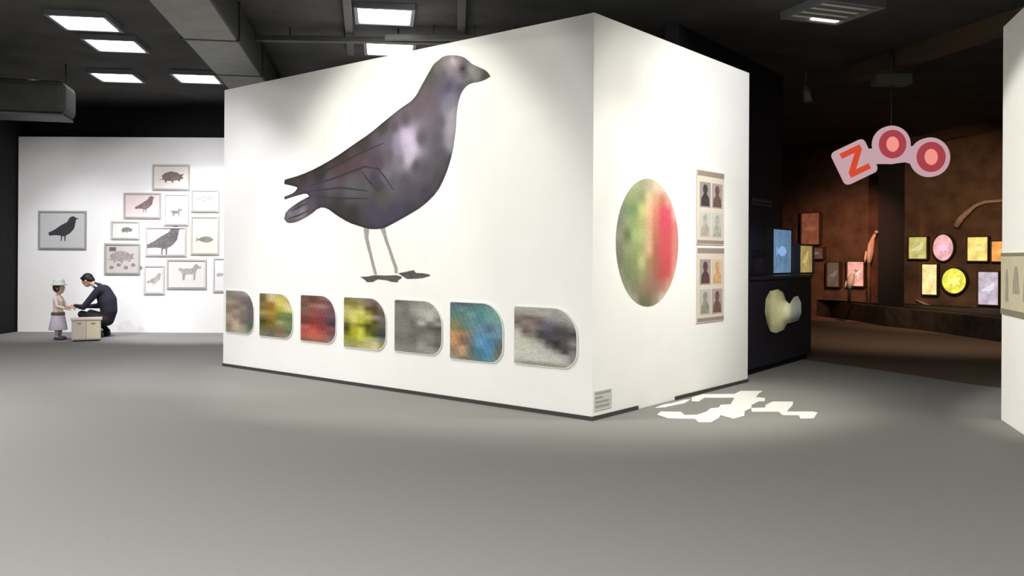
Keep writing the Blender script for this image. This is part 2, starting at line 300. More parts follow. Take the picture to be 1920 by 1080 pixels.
# the big white corner partition
Lp, Cp, Rp = (Vector(D[k][:2]) for k in 'LCR')
Fp = Lp + Rp - Cp
HT = 3.76
part = struct(MB().prism([tuple(Lp), tuple(Cp), tuple(Rp), tuple(Fp)], 0.0, HT).build('wall_center', WHITE, bevel=0.004))
WM = frame_of(Lp, Cp); VM = frame_of(Cp, Rp)
WL = (Cp - Lp).length; VL = (Rp - Cp).length
struct(MB().box(0, WL + 0.012, 0, 0.038, 0, 0.012).build('baseboard_left', DARKBASE, matrix=WM))
struct(MB().box(0, 0.80, 0, 0.038, 0, 0.012).box(1.55, VL, 0, 0.038, 0, 0.012).build('baseboard_right', DARKBASE, matrix=VM))
# white wall end at the right edge of the frame
Q = Vector(D['Q'][:2]); qe = Vector(D['QE'])
XM = frame_of(Q, Q + qe)
struct(MB().box(0, 4.5, 0, 3.69, -0.25, 0).build('wall_side', WHITE, matrix=XM, bevel=0.004))
# dark wall behind the cabinet
CA, CB = (Vector(p) for p in D['cabA'])
CM = frame_of(CA, CB); CL = (CB - CA).length
struct(MB().box(-0.55, CL + 0.9, 0, H, -0.95, -0.75).build('wall_middle', NAVY, matrix=CM))
# brown wall of the far room
ZA, ZB = Vector((7.3, 24.3)), Vector((12.0, 18.5))
ZM = frame_of(ZA, ZB); ZL = (ZB - ZA).length
struct(MB().box(-1.5, ZL + 1.0, 0, H, -0.2, 0).build('wall_zoo', BROWN, matrix=ZM))
px = D['pillar']
struct(MB().box(-0.28, 0.28, -0.2, 0.2, 0, H).build('trim_1', material('pillar_black', (0.004, 0.004, 0.004), 0.95), matrix=T(((px[0] + px[2]) / 2, 20.5, 0)) @ Matrix.Rotation(-0.44, 4, 'Z')))
pl = [tuple(p) for p in D['plinth']]
back = [tuple(ZA + (ZB - ZA) * t + Vector((-0.02, -0.02))) for t in (0.97, 0.7, 0.4, 0.18)]
struct(MB().prism(pl + [(9.7, 15.9)] + [(11.6, 18.9)] + back[1:], 0, 0.42).build('trim_2', material('dark_plinth', (0.03, 0.021, 0.017), 0.8, 0.4, 6)))

# ------------------------------------------------------------------ ceiling
ga = math.radians(8.5)
for i, (x, y) in enumerate(D['clights']):
    n = ['first', 'second', 'third', 'fourth', 'fifth', 'sixth'][i]
    lab = ['bright ceiling panel nearest the top left corner of the photo', 'bright ceiling panel just behind the one in the top left corner',
           'flat bright ceiling panel farthest left above the back wall', 'bluish bright ceiling panel beside the partition edge above the back wall',
           'wide bright ceiling panel highest above the pigeon wall', 'ceiling panel glowing right at the top edge of the pigeon wall'][i]
    t = thing('ceiling_light', lab, 'ceiling light', T((x, y, H)) @ Matrix.Rotation(ga, 4, 'Z'), 'square ceiling light panels')
    w, d = 0.36, 0.38
    fr = [(-w, -d), (w, -d), (w, d), (-w, d)]; iw = [(p[0] * 0.88, p[1] * 0.88) for p in fr]
    MB().ring(fr, iw, -0.07, 0.0).build('frame', LAMPFRAME, t)
    MB().box(-w * 0.88, w * 0.88, -d * 0.88, d * 0.88, -0.05, -0.03).build('diffuser', LAMP, t)
# long duct
d0 = Vector((-3.42, 9.6))
DM = T((d0.x, d0.y, 4.0)) @ Matrix.Rotation(ga, 4, 'Z')
dt = thing('air_duct', 'long grey rectangular air duct running under the dark ceiling', 'duct', DM)
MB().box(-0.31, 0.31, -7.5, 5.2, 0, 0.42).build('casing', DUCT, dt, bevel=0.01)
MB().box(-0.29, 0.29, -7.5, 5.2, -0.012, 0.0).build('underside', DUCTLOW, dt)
for yy in (-5.5, -3.5, -1.5, 0.5, 2.5, 4.5):
    MB().ring([(-0.33, -0.02), (0.33, -0.02), (0.33, 0.44), (-0.33, 0.44)], [(-0.309, 0), (0.309, 0), (0.309, 0.421), (-0.309, 0.421)], 0, 0.04).build('flange', DUCT, dt, T((0, yy, 0)) @ Matrix.Rotation(math.pi / 2, 4, 'X'))
    for xx in (-0.25, 0.25):
        MB().tube([(xx, yy - 0.3, 0.42), (xx, yy - 0.3, 0.5)], 0.012, 6).build('hanger', RAIL, dt)
# rails of the lighting track
labs = ['grey ceiling rail left of the bright panel over the pigeon', 'grey ceiling rail right of the bright panel over the pigeon', 'cross rail under the ceiling between the duct and bright panel', 'cross rail under the ceiling above the head of the pigeon']
for i, (a, b) in enumerate(D['tracks']):
    a = Vector((*a, H)); b = Vector((*b, H)); dd = (b - a); L_ = dd.length
    m = T(a) @ Matrix.Rotation(math.atan2(dd.y, dd.x), 4, 'Z')
    r = thing('ceiling_rail', labs[i], 'rail', m, 'ceiling rails')
    zz = -0.09 if i < 2 else -0.19
    MB().box(-0.4, L_ + 0.4, -0.05, 0.05, zz, zz + 0.07).build('channel', RAIL, r, bevel=0.006)
    for q in (0.15, 0.5, 0.85):
        MB().tube([(L_ * q, 0, zz + 0.07), (L_ * q, 0, 0)], 0.012, 6).build('hanger', RAIL, r)
# ceiling bulkhead box, top left
sm = D['smudge']
bk = thing('bulkhead_box', 'grey boxed ceiling unit in the dark corner above the back wall', 'ceiling unit', T((-7.05, 13.0, 3.62)) @ Matrix.Rotation(0.25, 4, 'Z'))
MB().box(-1.05, 0.34, 0, 0.8, 0, 0.5).build('casing', material('bulkhead_grey', (0.036, 0.036, 0.035), 0.7, 0.3, 2), bk, bevel=0.09)
MB().box(-1.0, 0.3, 0.05, 0.75, -0.03, 0.0).build('lower_panel', RAIL, bk)
for xx, yy in ((-0.9, 0.7), (0.2, 0.7)):
    MB().tube([(xx, yy, 0.5), (xx, yy, 0.88)], 0.015, 6).build('hanger', RAIL, bk)
# lamp at the top of the frame on the right
fx = thing('louvred_lamp', 'olive grey louvred ceiling lamp with bright front edge above the right wall', 'ceiling light', T((3.78, 10.35, H)) @ Matrix.Rotation(0.35, 4, 'Z'))
OL = material('olive_lamp_housing', (0.16, 0.16, 0.11), 0.5, emit=(0.5, 0.5, 0.38), strength=0.22)
MB().ring([(-0.42, -0.42), (0.42, -0.42), (0.42, 0.42), (-0.42, 0.42)], [(-0.38, -0.38), (0.38, -0.38), (0.38, 0.38), (-0.38, 0.38)], -0.09, 0).build('housing', LAMPFRAME, fx)
MB().box(-0.38, 0.38, -0.38, 0.38, -0.05, -0.03).build('dim_diffuser', OL, fx)
for q in range(4):
    MB().box(-0.38, 0.38, -0.30 + q * 0.17, -0.285 + q * 0.17, -0.085, -0.05).build('louvre', LAMPFRAME, fx)
MB().box(-0.02, 0.36, 0.30, 0.37, -0.075, -0.05).build('lit_tube', material('lit_tube', (0.8, 0.8, 0.8), emit=(1, 0.98, 0.9), strength=0.9), fx)
# brownish beams over the far room
BEAM = material('brown_beam', (0.10, 0.07, 0.045), 0.8)
for i, (a, b) in enumerate(D['beams']):
    a = Vector((*a, 4.28)); b = Vector((*b, 4.28)); dd = b - a
    struct(MB().box(-0.6, dd.length + 1.5, -0.12, 0.12, 0, 0.22).build('trim_%d' % (3 + i), BEAM, matrix=T(a) @ Matrix.Rotation(math.atan2(dd.y, dd.x), 4, 'Z')))

# ------------------------------------------------------------------ the pigeon print
K = 0.74
KP = 0.72
cpts = [(p[0], p[1], rgb(*p[2:], KP)) for p in D['pcol']]
pout = [tuple(p) for p in D['pigeon']]
def seg_dist(x, y):
    m = 9
    for (x0, y0), (x1, y1) in zip(pout, pout[1:] + pout[:1]):
        dx, dy = x1 - x0, y1 - y0; t = max(0, min(1, ((x - x0) * dx + (y - y0) * dy) / (dx * dx + dy * dy + 1e-9)))
        m = min(m, math.hypot(x - x0 - t * dx, y - y0 - t * dy))
    return m
def pigeon_ink(x, y):
    sw = 0; c = [0, 0, 0]
    for a, b, k in cpts:
        w = 1 / ((x - a) ** 2 + (y - b) ** 2 + 0.003) ** 2
        sw += w
        for q in range(3): c[q] += w * k[q]
    e = min(1, seg_dist(x, y) / 0.045)
    if 3.85 < x and y > 2.6: e = max(e, 0.75)
    return tuple(v / sw * (0.62 + 0.38 * e) for v in c)
def smooth_poly(pts, keep):
    """cuts corners once, except at sharp points"""
    out = []
    n = len(pts)
    for i in range(n):
        a, b, c = (Vector(pts[(i + q) % n]) for q in (-1, 0, 1))
        if (b - a).angle(c - b, 0) > keep: out.append(tuple(b))
        else: out += [tuple(b.lerp(a, 0.25)), tuple(b.lerp(c, 0.25))]
    return out
pig = thing('pigeon_print', 'huge dark grey pigeon standing in profile on the white wall', 'wall print', WM @ T((0, 0, 0.0)))
INK = print_material('feather_print', 0.75, 0.13, (30, 95, 20))
ps = smooth_poly(pout, 1.0)
raster('body', ps, pigeon_ink, 0.028, INK, pig, z=0.003)
LEGC = material('grey_leg_print', rgb(172, 170, 166, K), 0.75, 0.15, 30)
FOOTC = material('dark_foot_print', rgb(96, 96, 92, K), 0.75, 0.3, 14)
for l, w in zip(D['legs'], D['legw']):
    lf = [(p[0] - k * 0.8, p[1]) for p, k in zip(l, w)]; rt = [(p[0] + k * 0.8, p[1]) for p, k in zip(l, w)]
    MB().prism(lf + rt[::-1], 0.0005, 0.002).build('leg', LEGC, pig)
for ft in D['feet']:
    MB().prism([tuple(p) for p in ft], 0.0005, 0.0025).build('foot', FOOTC, pig)
ex, ey = D['eye']
MB().prism(circle(ex, ey, 0.045, n=24), 0.003, 0.0045).build('eye', material('eye_print', rgb(92, 74, 82, K), 0.6), pig)
MB().prism(circle(ex + 0.004, ey, 0.02, n=20), 0.0045, 0.0055).build('pupil', material('pupil_print', rgb(40, 36, 40, K), 0.4), pig)
# printed wing bars and flight feathers, thin dark strokes
uvs = lambda pts: [tuple(p) for p in pts]
FEATHER = material('feather_line_print', rgb(58, 54, 60, K), 0.75, 0.2, 30)
for pts in D['strokes']:
    a = [Vector(p) for p in pts]; w = 0.011; lf = []; rt = []
    for i, p in enumerate(a):
        d = (a[min(i + 1, len(a) - 1)] - a[max(i - 1, 0)]).normalized(); nn = Vector((-d.y, d.x)); k = w * (0.4 if i in (0, len(a) - 1) else 1)
        lf.append(tuple(p + nn * k)); rt.append(tuple(p - nn * k))
    MB().prism(lf + rt[::-1], 0.003, 0.0042).build('feather_edge', FEATHER, pig)

# ------------------------------------------------------------------ the seven leaf-shaped pictures
G = [None] * 7
G[0] = [[(140,140,125),(165,155,150),(165,158,155),(200,195,195)],[(150,140,120),(145,128,118),(135,122,115),(125,115,118)],[(172,165,145),(160,150,138),(120,112,110),(112,108,118)],[(145,130,112),(135,120,108),(155,140,130),(110,105,112)],[(150,135,115),(175,158,142),(140,125,115),(112,105,105)],[(185,172,150),(150,138,122),(135,122,112),(105,105,105)],[(180,160,140),(195,175,150),(125,112,105),(100,105,98)],[(150,135,120),(210,190,160),(165,160,140),(95,105,92)],[(165,150,135),(190,175,155),(165,170,150),(130,140,125)]]
G[1] = [[(120,108,75),(220,200,170),(190,185,110),(205,195,160)],[(110,100,60),(215,195,140),(225,205,110),(195,185,110)],[(135,120,75),(160,120,50),(225,205,115),(225,210,150)],[(125,110,60),(165,120,40),(190,180,80),(230,220,150)],[(170,155,95),(175,145,70),(130,140,70),(120,140,80)],[(115,110,75),(160,120,50),(115,125,65),(105,125,80)],[(80,70,25),(130,105,40),(165,165,110),(125,140,100)],[(105,100,60),(130,115,65),(140,125,85),(120,135,100)],[(115,115,90),(120,105,80),(130,112,90),(110,115,85)],[(130,130,110),(110,110,105),(150,130,110),(150,145,125)]]
G[2] = [[(110,90,75),(100,75,62),(140,105,98),(195,150,150)],[(120,90,80),(115,70,55),(125,80,75),(120,80,78)],[(110,85,70),(165,115,105),(165,125,120),(125,90,95)],[(130,100,85),(140,85,75),(140,90,90),(115,80,92)],[(130,90,80),(150,90,78),(140,75,80),(118,90,100)],[(120,65,58),(140,65,52),(130,65,70),(90,70,82)],[(110,65,60),(140,60,50),(130,70,72),(70,55,65)],[(185,105,90),(185,80,70),(145,65,60),(130,90,95)],[(180,90,75),(205,100,85),(175,85,72),(120,75,72)],[(185,100,85),(200,105,90),(185,110,85),(130,100,110)],[(150,100,85),(170,105,90),(160,100,85),(150,130,125)]]
G[3] = [[(125,120,70),(140,138,90),(150,140,110),(130,115,105),(130,115,105),(190,185,180)],[(130,125,70),(130,122,65),(150,140,105),(135,120,100),(105,88,80),(160,145,145)],[(180,175,105),(160,155,85),(180,175,100),(95,80,45),(85,72,45),(125,110,100)],[(195,190,120),(212,205,110),(225,220,120),(150,145,70),(90,80,40),(105,92,90)],[(190,185,110),(220,215,120),(195,190,80),(200,195,110),(160,150,130),(120,110,115)],[(160,155,85),(215,210,110),(195,190,75),(150,145,55),(85,75,45),(110,100,100)],[(95,90,30),(160,160,60),(130,130,30),(70,75,10),(100,100,40),(100,95,90)],[(75,70,20),(175,175,50),(205,205,80),(90,95,15),(85,90,45),(75,80,80)],[(110,105,40),(170,170,40),(210,210,90),(120,125,40),(70,72,50),(65,68,65)],[(150,150,60),(165,170,45),(205,210,90),(190,195,110),(170,175,120),(120,130,120)],[(160,160,90),(160,158,80),(170,168,95),(185,182,130),(205,200,160),(150,145,90)],[(170,165,115),(165,155,100),(185,180,125),(200,190,135),(220,212,160),(165,160,110)]]
gr = lambda v: (v, v, int(v * 0.95))
G[4] = [[gr(v) for v in r] for r in ((105,120,140,150,165,190),(130,125,155,165,160,190),(140,125,165,180,185,175),(130,120,150,180,200,165),(130,125,130,160,190,130),(130,130,110,190,120,150),(130,132,115,120,95,80),(135,135,120,115,120,105),(125,125,108,125,140,115),(120,120,115,135,135,115),(125,125,120,160,130,95),(140,135,135,165,155,130),(150,145,140,150,160,160))]
G[5] = [[(110,115,125),(90,105,120),(100,120,130),(95,130,130),(110,150,145),(180,210,205)],[(90,125,130),(110,150,150),(95,130,140),(100,145,150),(115,160,155),(130,180,175)],[(100,135,125),(95,130,125),(125,165,165),(90,140,145),(120,165,162),(125,175,170)],[(120,135,110),(105,140,130),(110,150,150),(95,140,148),(118,165,168),(125,172,168)],[(140,140,105),(115,135,120),(110,150,155),(110,150,165),(105,130,150),(122,160,165)],[(150,135,100),(115,125,100),(115,140,140),(115,155,170),(90,120,145),(125,155,170)],[(195,155,110),(175,135,100),(130,140,130),(100,150,185),(110,155,180),(120,150,165)],[(205,155,115),(150,110,85),(120,130,130),(110,165,210),(80,140,180),(100,125,140)],[(205,160,120),(140,115,95),(115,125,125),(115,160,195),(85,145,190),(105,115,110)],[(165,135,105),(215,170,130),(100,115,115),(75,135,165),(100,155,195),(110,115,105)],[(160,135,110),(195,165,135),(110,120,115),(80,130,150),(90,145,175),(120,130,125)],[(175,160,140),(140,130,110),(120,125,115),(100,130,140),(110,150,170),(135,140,130)]]
G[6] = [[(185,182,170),(180,175,165),(185,178,172),(178,175,168),(178,175,165),(172,170,160),(215,212,200),(235,235,225)],[(165,160,150),(170,162,155),(175,168,162),(180,178,172),(182,182,180),(165,165,158),(180,178,168),(225,222,212)],[(140,132,125),(120,108,100),(125,112,105),(135,122,118),(150,148,150),(160,160,162),(165,165,158),(190,188,178)],[(110,105,98),(150,138,135),(140,125,122),(110,98,100),(120,118,128),(125,122,128),(130,128,122),(165,162,155)],[(150,145,138),(130,118,115),(150,132,135),(125,112,118),(105,102,115),(85,84,92),(95,92,88),(120,118,112)],[(195,190,180),(105,95,88),(130,118,115),(75,72,75),(85,84,95),(78,75,78),(82,78,78),(75,70,68)],[(210,208,198),(150,148,135),(135,132,120),(80,78,78),(78,78,88),(90,86,90),(85,80,82),(110,105,102)],[(212,210,200),(205,205,192),(185,185,172),(150,150,140),(80,76,75),(58,52,54),(95,90,92),(150,146,148)],[(212,210,200),(210,210,196),(208,208,195),(195,195,190),(120,118,115),(70,65,65),(85,80,80),(110,105,105)],[(212,212,202),(212,212,200),(210,210,198),(205,205,198),(190,190,185),(150,148,146),(75,70,70),(140,135,135)],[(215,215,205),(212,212,200),(212,212,200),(208,208,200),(205,205,198),(205,202,196),(190,188,180),(140,138,130)],[(205,204,195),(208,208,196),(212,212,200),(212,212,200),(210,210,198),(212,212,200),(195,192,185),(150,148,140)],[(185,184,172),(160,160,145),(158,158,142),(155,155,140),(155,155,140),(160,160,146),(170,170,158),(200,198,188)]]
desc = ['brown and tan picture with rounded right corners, leftmost under the pigeon', 'yellow and green picture with rounded right corners under the pigeon', 'dark red picture with rounded right corners under the pigeon',
        'bright yellow and black picture with rounded right corners under the pigeon', 'plain grey picture with rounded right corners under the pigeon feet', 'turquoise and orange picture with rounded right corners on the white wall', 'pale picture with a dark diagonal shape nearest the wall corner']
PRINT = print_material('picture_print', 0.65, 0.20, (26, 120, 20))
for i, (a, b, c, d) in enumerate(D['leaf']):
    t = thing('wall_picture', desc[i], 'picture', WM @ T((a, c, 0)), 'seven rounded pictures in a row under the pigeon')
    w, h = b - a, d - c
    k = KL[i]
    o = rounded(0, w, 0, h, 0.02, 0.27, 0.17, 0.02)
    MB().prism(o, 0.001, 0.016).build('board', BOARD, t)
    ins = rounded(0.008, w - 0.008, 0.008, h - 0.008, 0.018, 0.265, 0.165, 0.018)
    raster('print', ins, plumage(grid_color(G[i], 0, w, 0, h, k), 0.062, (0.16, 0.14, 0.16, 0.0, 0.0, 0.14, 0.0)[i]), 0.0105, PRINT, t, z=0.0172)

# ------------------------------------------------------------------ right face of the partition: round print, two boards, small tag
Gw = [[(190,195,170),(190,195,170),(175,180,145),(160,165,130),(180,168,145),(210,190,165),(220,195,175),(235,205,195),(250,235,225)],
[(165,172,140),(160,170,130),(150,165,120),(140,150,105),(210,190,150),(200,160,130),(190,120,105),(225,165,150),(245,215,205)],
[(140,145,125),(130,145,110),(125,150,100),(195,195,135),(225,185,145),(210,130,115),(205,85,95),(215,90,110),(240,190,180)],
[(135,140,120),(150,165,125),(150,165,110),(175,175,120),(205,170,130),(200,120,110),(205,85,100),(210,85,100),(215,130,125)],
[(150,152,132),(110,120,80),(165,185,130),(180,185,130),(205,175,135),(185,115,95),(205,90,95),(208,88,95),(215,135,130)],
[(130,132,115),(150,160,125),(150,165,110),(165,165,120),(215,180,145),(180,105,90),(205,90,95),(210,88,95),(215,140,130)],
[(125,128,105),(135,145,110),(140,150,100),(190,195,140),(170,135,100),(165,110,85),(200,90,90),(208,85,92),(225,150,140)],
[(150,150,130),(125,135,105),(135,145,105),(160,155,115),(165,135,105),(165,110,95),(195,85,88),(200,95,98),(230,175,160)],
[(160,160,140),(150,155,130),(135,135,112),(150,135,110),(150,125,105),(165,120,105),(180,125,110),(215,165,150),(240,210,200)],
[(200,200,185),(190,190,170),(165,165,145),(120,118,95),(125,115,92),(160,145,125),(215,195,178),(240,220,208),(245,235,225)]]
cu, cv, ru, rv = D['oval']
t = thing('round_print', 'large round print, green on the left half and red on the right', 'wall print', VM @ T((cu, cv, 0)))
raster('print', circle(0, 0, ru, rv, 64), grid_color(Gw, -ru, ru, -rv, rv, 0.80), 0.03, PRINT, t, z=0.004)
MB().prism(circle(0, 0, ru * 0.995, rv * 0.995, 64), 0.0005, 0.0035).build('backing', BOARD, t)
PAPER = material('beige_board', rgb(228, 214, 200, 0.8), 0.7, 0.04)
STRIP = material('taupe_strip', rgb(158, 144, 132, 0.8), 0.7, 0.06)
pics = [[[(72, 62, 58), (110, 84, 80)], [(184, 180, 164), (182, 182, 166)]], [[(96, 70, 64), (212, 170, 120)], [(156, 152, 138), (122, 92, 84)]]]
for i, (a, b, c, d) in enumerate(D['board']):
    t = thing('portrait_board', ['upper beige board of four small pictures near the wall edge', 'lower beige board of four small pictures near the wall edge'][i], 'board', VM @ T((a, c, 0)), 'two picture boards on the right wall')
    w, h = b - a, d - c
    MB().box(0, w, 0, h, 0.001, 0.012).build('board', PAPER, t)
    MB().box(0.01, w - 0.01, h - 0.065, h - 0.01, 0.012, 0.014).build('header_strip', STRIP, t)
    MB().box(0.01, w - 0.01, 0.01, 0.05, 0.012, 0.014).build('footer_strip', STRIP, t)
    for r in range(2):
        for q in range(2):
            x = w * (0.14 + 0.44 * q); y = h * (0.52 - 0.40 * r); col = pics[i][r][q]
            bg = tuple(int(v * 0.45 + 225 * 0.55) for v in col)
            MB().box(x - 0.03, x + w * 0.30 + 0.03, y - 0.015, y + h * 0.32, 0.012, 0.0135).build('picture_mount', material('picture_mount', rgb(*bg, 0.8), 0.7), t)
            pm = material('small_picture', rgb(*col, 0.8), 0.7, 0.25, 22)
            hd = [(x + w * 0.15 + 0.055 * math.cos(s), y + h * 0.225 + 0.055 * math.sin(s)) for s in [2 * math.pi * z / 18 for z in range(18)]]
            MB().prism(hd, 0.0135, 0.015).prism([(x + 0.0, y), (x + w * 0.30, y), (x + w * 0.29, y + h * 0.10), (x + w * 0.2, y + h * 0.165), (x + w * 0.1, y + h * 0.165), (x + w * 0.01, y + h * 0.10)], 0.0135, 0.0148).build('picture', pm, t)
a, b, c, d = D['tag']
t = thing('wall_label', 'small pale grey label low on the wall beside the corner', 'label', VM @ T((a, c, 0)))
MB().box(0, b - a, 0, d - c, 0.0005, 0.006).build('card', material('label_card', rgb(212, 212, 206, 0.8), 0.6), t)
LT = material('label_print', rgb(168, 170, 162, 0.8), 0.6)
for q, ww in enumerate((0.95, 0.5, 0.85, 0.9)):
    MB().box(0.012, (b - a) * ww - 0.005, (d - c) * (0.82 - q * 0.22), (d - c) * (0.94 - q * 0.22), 0.006, 0.0072).build('text_line', LT, t)
# flat white splash-shaped patches laid on the carpet
SPL = material('white_floor_patch', (0.86, 0.85, 0.82), 0.6, 0.03)
t = thing('floor_splash', 'white splash shaped patch on the carpet at the foot of the wall', 'floor decal', T((2.2, 8.8, 0)))
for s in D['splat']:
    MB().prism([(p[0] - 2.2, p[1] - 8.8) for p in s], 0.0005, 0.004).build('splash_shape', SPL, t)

# ------------------------------------------------------------------ framed pictures on the far white wall
def bird(s=1.0):
    return [(p[0] * s, p[1] * s) for p in [(-.5,-.12),(-.3,-.02),(-.1,.12),(.12,.24),(.22,.40),(.34,.44),(.42,.38),(.52,.36),(.42,.32),(.40,.2),(.36,.02),(.22,-.14),(.08,-.22),(.07,-.40),(.04,-.40),(.03,-.24),(-.04,-.24),(-.06,-.40),(-.09,-.40),(-.08,-.22),(-.25,-.2),(-.48,-.22)]]
def beetle(s=1.0):
    return [(p[0] * s, p[1] * s) for p in [(-.45,-.08),(-.3,-.05),(-.34,.06),(-.22,.16),(0,.22),(.22,.18),(.34,.10),(.48,.14),(.40,.04),(.46,-.04),(.36,-.06),(.30,-.16),(.24,-.10),(.1,-.12),(.06,-.22),(.0,-.13),(-.14,-.12),(-.2,-.22),(-.24,-.10)]]
def fish(s=1.0):
    return [(p[0] * s, p[1] * s) for p in [(-.5,.16),(-.36,.03),(-.2,.12),(.05,.19),(.3,.14),(.48,.0),(.3,-.13),(.05,-.17),(-.2,-.10),(-.36,-.03),(-.5,-.16),(-.45,0)]]
def dog(s=1.0):
    return [(p[0] * s, p[1] * s) for p in [(-.5,.1),(-.42,.2),(-.3,.16),(.1,.18),(.2,.34),(.3,.36),(.34,.28),(.48,.24),(.46,.16),(.3,.14),(.24,-.02),(.22,-.32),(.15,-.32),(.14,-.08),(-.18,-.08),(-.22,-.32),(-.30,-.32),(-.32,-.04),(-.40,.06)]]
def leafy(s=1.0):
    return [(p[0] * s, p[1] * s) for p in [(-.4,-.3),(-.3,.0),(-.42,.2),(-.1,.14),(.0,.42),(.14,.16),(.4,.26),(.26,-.02),(.36,-.26),(.08,-.16),(-.04,-.40),(-.12,-.14)]]
# (frame grey, paper, shape, shape colour, size, shape centre, label)
FR = [((186,186,180),(214,214,212),bird,(62,58,64),0.62,(0.02,0.02),'grey framed picture of a dark bird hanging alone at far left'),
 ((222,216,210),(244,236,228),beetle,(132,116,108),0.75,(0,0),'topmost framed picture of the cluster, with a brown crawling animal'),
 ((222,208,206),(238,224,220),bird,(140,118,118),0.55,(0.05,0.02),'pinkish framed picture of a small brown bird, left in second row'),
 ((238,240,236),(250,252,248),dog,(148,158,146),0.50,(0,-0.06),'white framed picture of a small grey green animal below the topmost'),
 ((224,222,218),(236,234,230),fish,(206,206,200),0.70,(0,0.04),'faint grey framed picture beside the partition edge, second row'),
 ((230,230,224),(240,240,234),beetle,(136,134,126),0.55,(0.02,0),'small framed picture of a tiny dark beetle, left of the cluster'),
 ((196,194,186),(206,200,196),beetle,(166,156,154),0.85,(-0.04,0.03),'grey speckled picture lowest at the left of the cluster'),
 ((232,224,222),(246,240,238),bird,(124,118,118),0.85,(-0.03,0.02),'framed picture of a large dark bird at the centre of the cluster'),
 ((232,228,214),(250,248,226),fish,(150,146,134),0.65,(0,-0.08),'yellowish framed picture of a grey fish beside the partition edge'),
 ((236,230,226),(248,244,240),bird,(190,186,180),0.75,(0,0),'pale upright picture at the bottom of the cluster'),
 ((224,216,212),(246,242,238),dog,(186,184,178),0.60,(0.06,0.03),'wide pale framed picture at the bottom right of the cluster'),
 ((240,236,232),(250,248,246),beetle,(190,192,200),0.75,(0,0),'bottom framed picture half hidden by the partition edge')]
for i, ((a, b, c, d), (fc, pc, sh, scol, sz, off, lab)) in enumerate(zip(D['frames'], FR)):
    t = thing('framed_picture', lab, 'picture', T(((a + b) / 2, 17.0, (c + d) / 2)) @ Matrix.Rotation(math.pi / 2, 4, 'X'), 'framed animal pictures on the far white wall')
    w, h = (b - a) / 2 - 0.01, (d - c) / 2 - 0.01
    fm = material('picture_frame', rgb(*fc, 0.62), 0.5, 0.04)
    o = [(-w, -h), (w, -h), (w, h), (-w, h)]; iw = [(-w + 0.035, -h + 0.035), (w - 0.035, -h + 0.035), (w - 0.035, h - 0.035), (-w + 0.035, h - 0.035)]
    MB().ring(o, iw, 0.001, 0.03).build('frame', fm, t, bevel=0.003)
    MB().box(-w + 0.036, w - 0.036, -h + 0.036, h - 0.036, 0.002, 0.010).build('paper', material('drawing_paper', rgb(*pc, 0.74), 0.7, 0.02), t)
    s_ = min(w, h * 1.4) * 2 * sz
    MB().prism([(p[0] + off[0], p[1] + off[1]) for p in sh(s_)], 0.010, 0.0118).build('animal_drawing', material('drawing_ink', rgb(*scol, 0.72), 0.7, 0.3, 25), t)
    if i in (6,):
        for q in range(5):
            MB().prism(circle(-w * 0.6 + 0.14 * q, -h * 0.55 + 0.05 * (q % 2), 0.045, 0.035, 10), 0.010, 0.0122).build('ink_blot', material('ink_blot', rgb(150, 140, 138, 0.72), 0.7), t)
        MB().box(-w * 0.72, -w * 0.35, h * 0.5, h * 0.75, 0.0118, 0.013).build('dark_patch', material('dark_patch', rgb(112, 104, 100, 0.72), 0.7), t)
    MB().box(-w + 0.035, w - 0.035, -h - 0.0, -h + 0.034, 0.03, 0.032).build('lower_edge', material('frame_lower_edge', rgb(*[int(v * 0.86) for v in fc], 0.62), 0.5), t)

# ------------------------------------------------------------------ poster on the right-hand wall end
a, b, c, d = D['poster']
t = thing('beige_poster', 'beige printed panel on the white wall at the right frame edge', 'poster', XM @ T((a, c, 0)))
w, h = 1.25, d - c
MB().box(0, w, 0, h, 0.001, 0.02).build('panel', material('beige_panel', rgb(212, 202, 176, 0.8), 0.7, 0.06, 8), t)
for y0, y1 in ((h - 0.03, h), (0, 0.05)):
    MB().box(0, w, y0, y1, 0.02, 0.023).build('edge_strip', material('panel_edge_strip', rgb(150, 144, 120, 0.7), 0.7), t)
FG = material('grey_figure_print', rgb(176, 168, 148, 0.75), 0.7, 0.12, 20)
for x0, x1, y0, y1 in ((0.16, 0.27, 0.12, 0.42), (0.40, 0.62, 0.2, 0.44), (0.72, 0.92, 0.14, 0.4), (1.0, 1.15, 0.2, 0.44)):
    xm = (x0 + x1) / 2; ww = x1 - x0
    MB().prism([(x0, y0), (x1, y0), (x1 - ww * 0.1, y1 - ww * 0.5), (xm + ww * 0.2, y1), (xm - ww * 0.2, y1), (x0 + ww * 0.1, y1 - ww * 0.5)], 0.02, 0.022).build('printed_figure', FG, t)

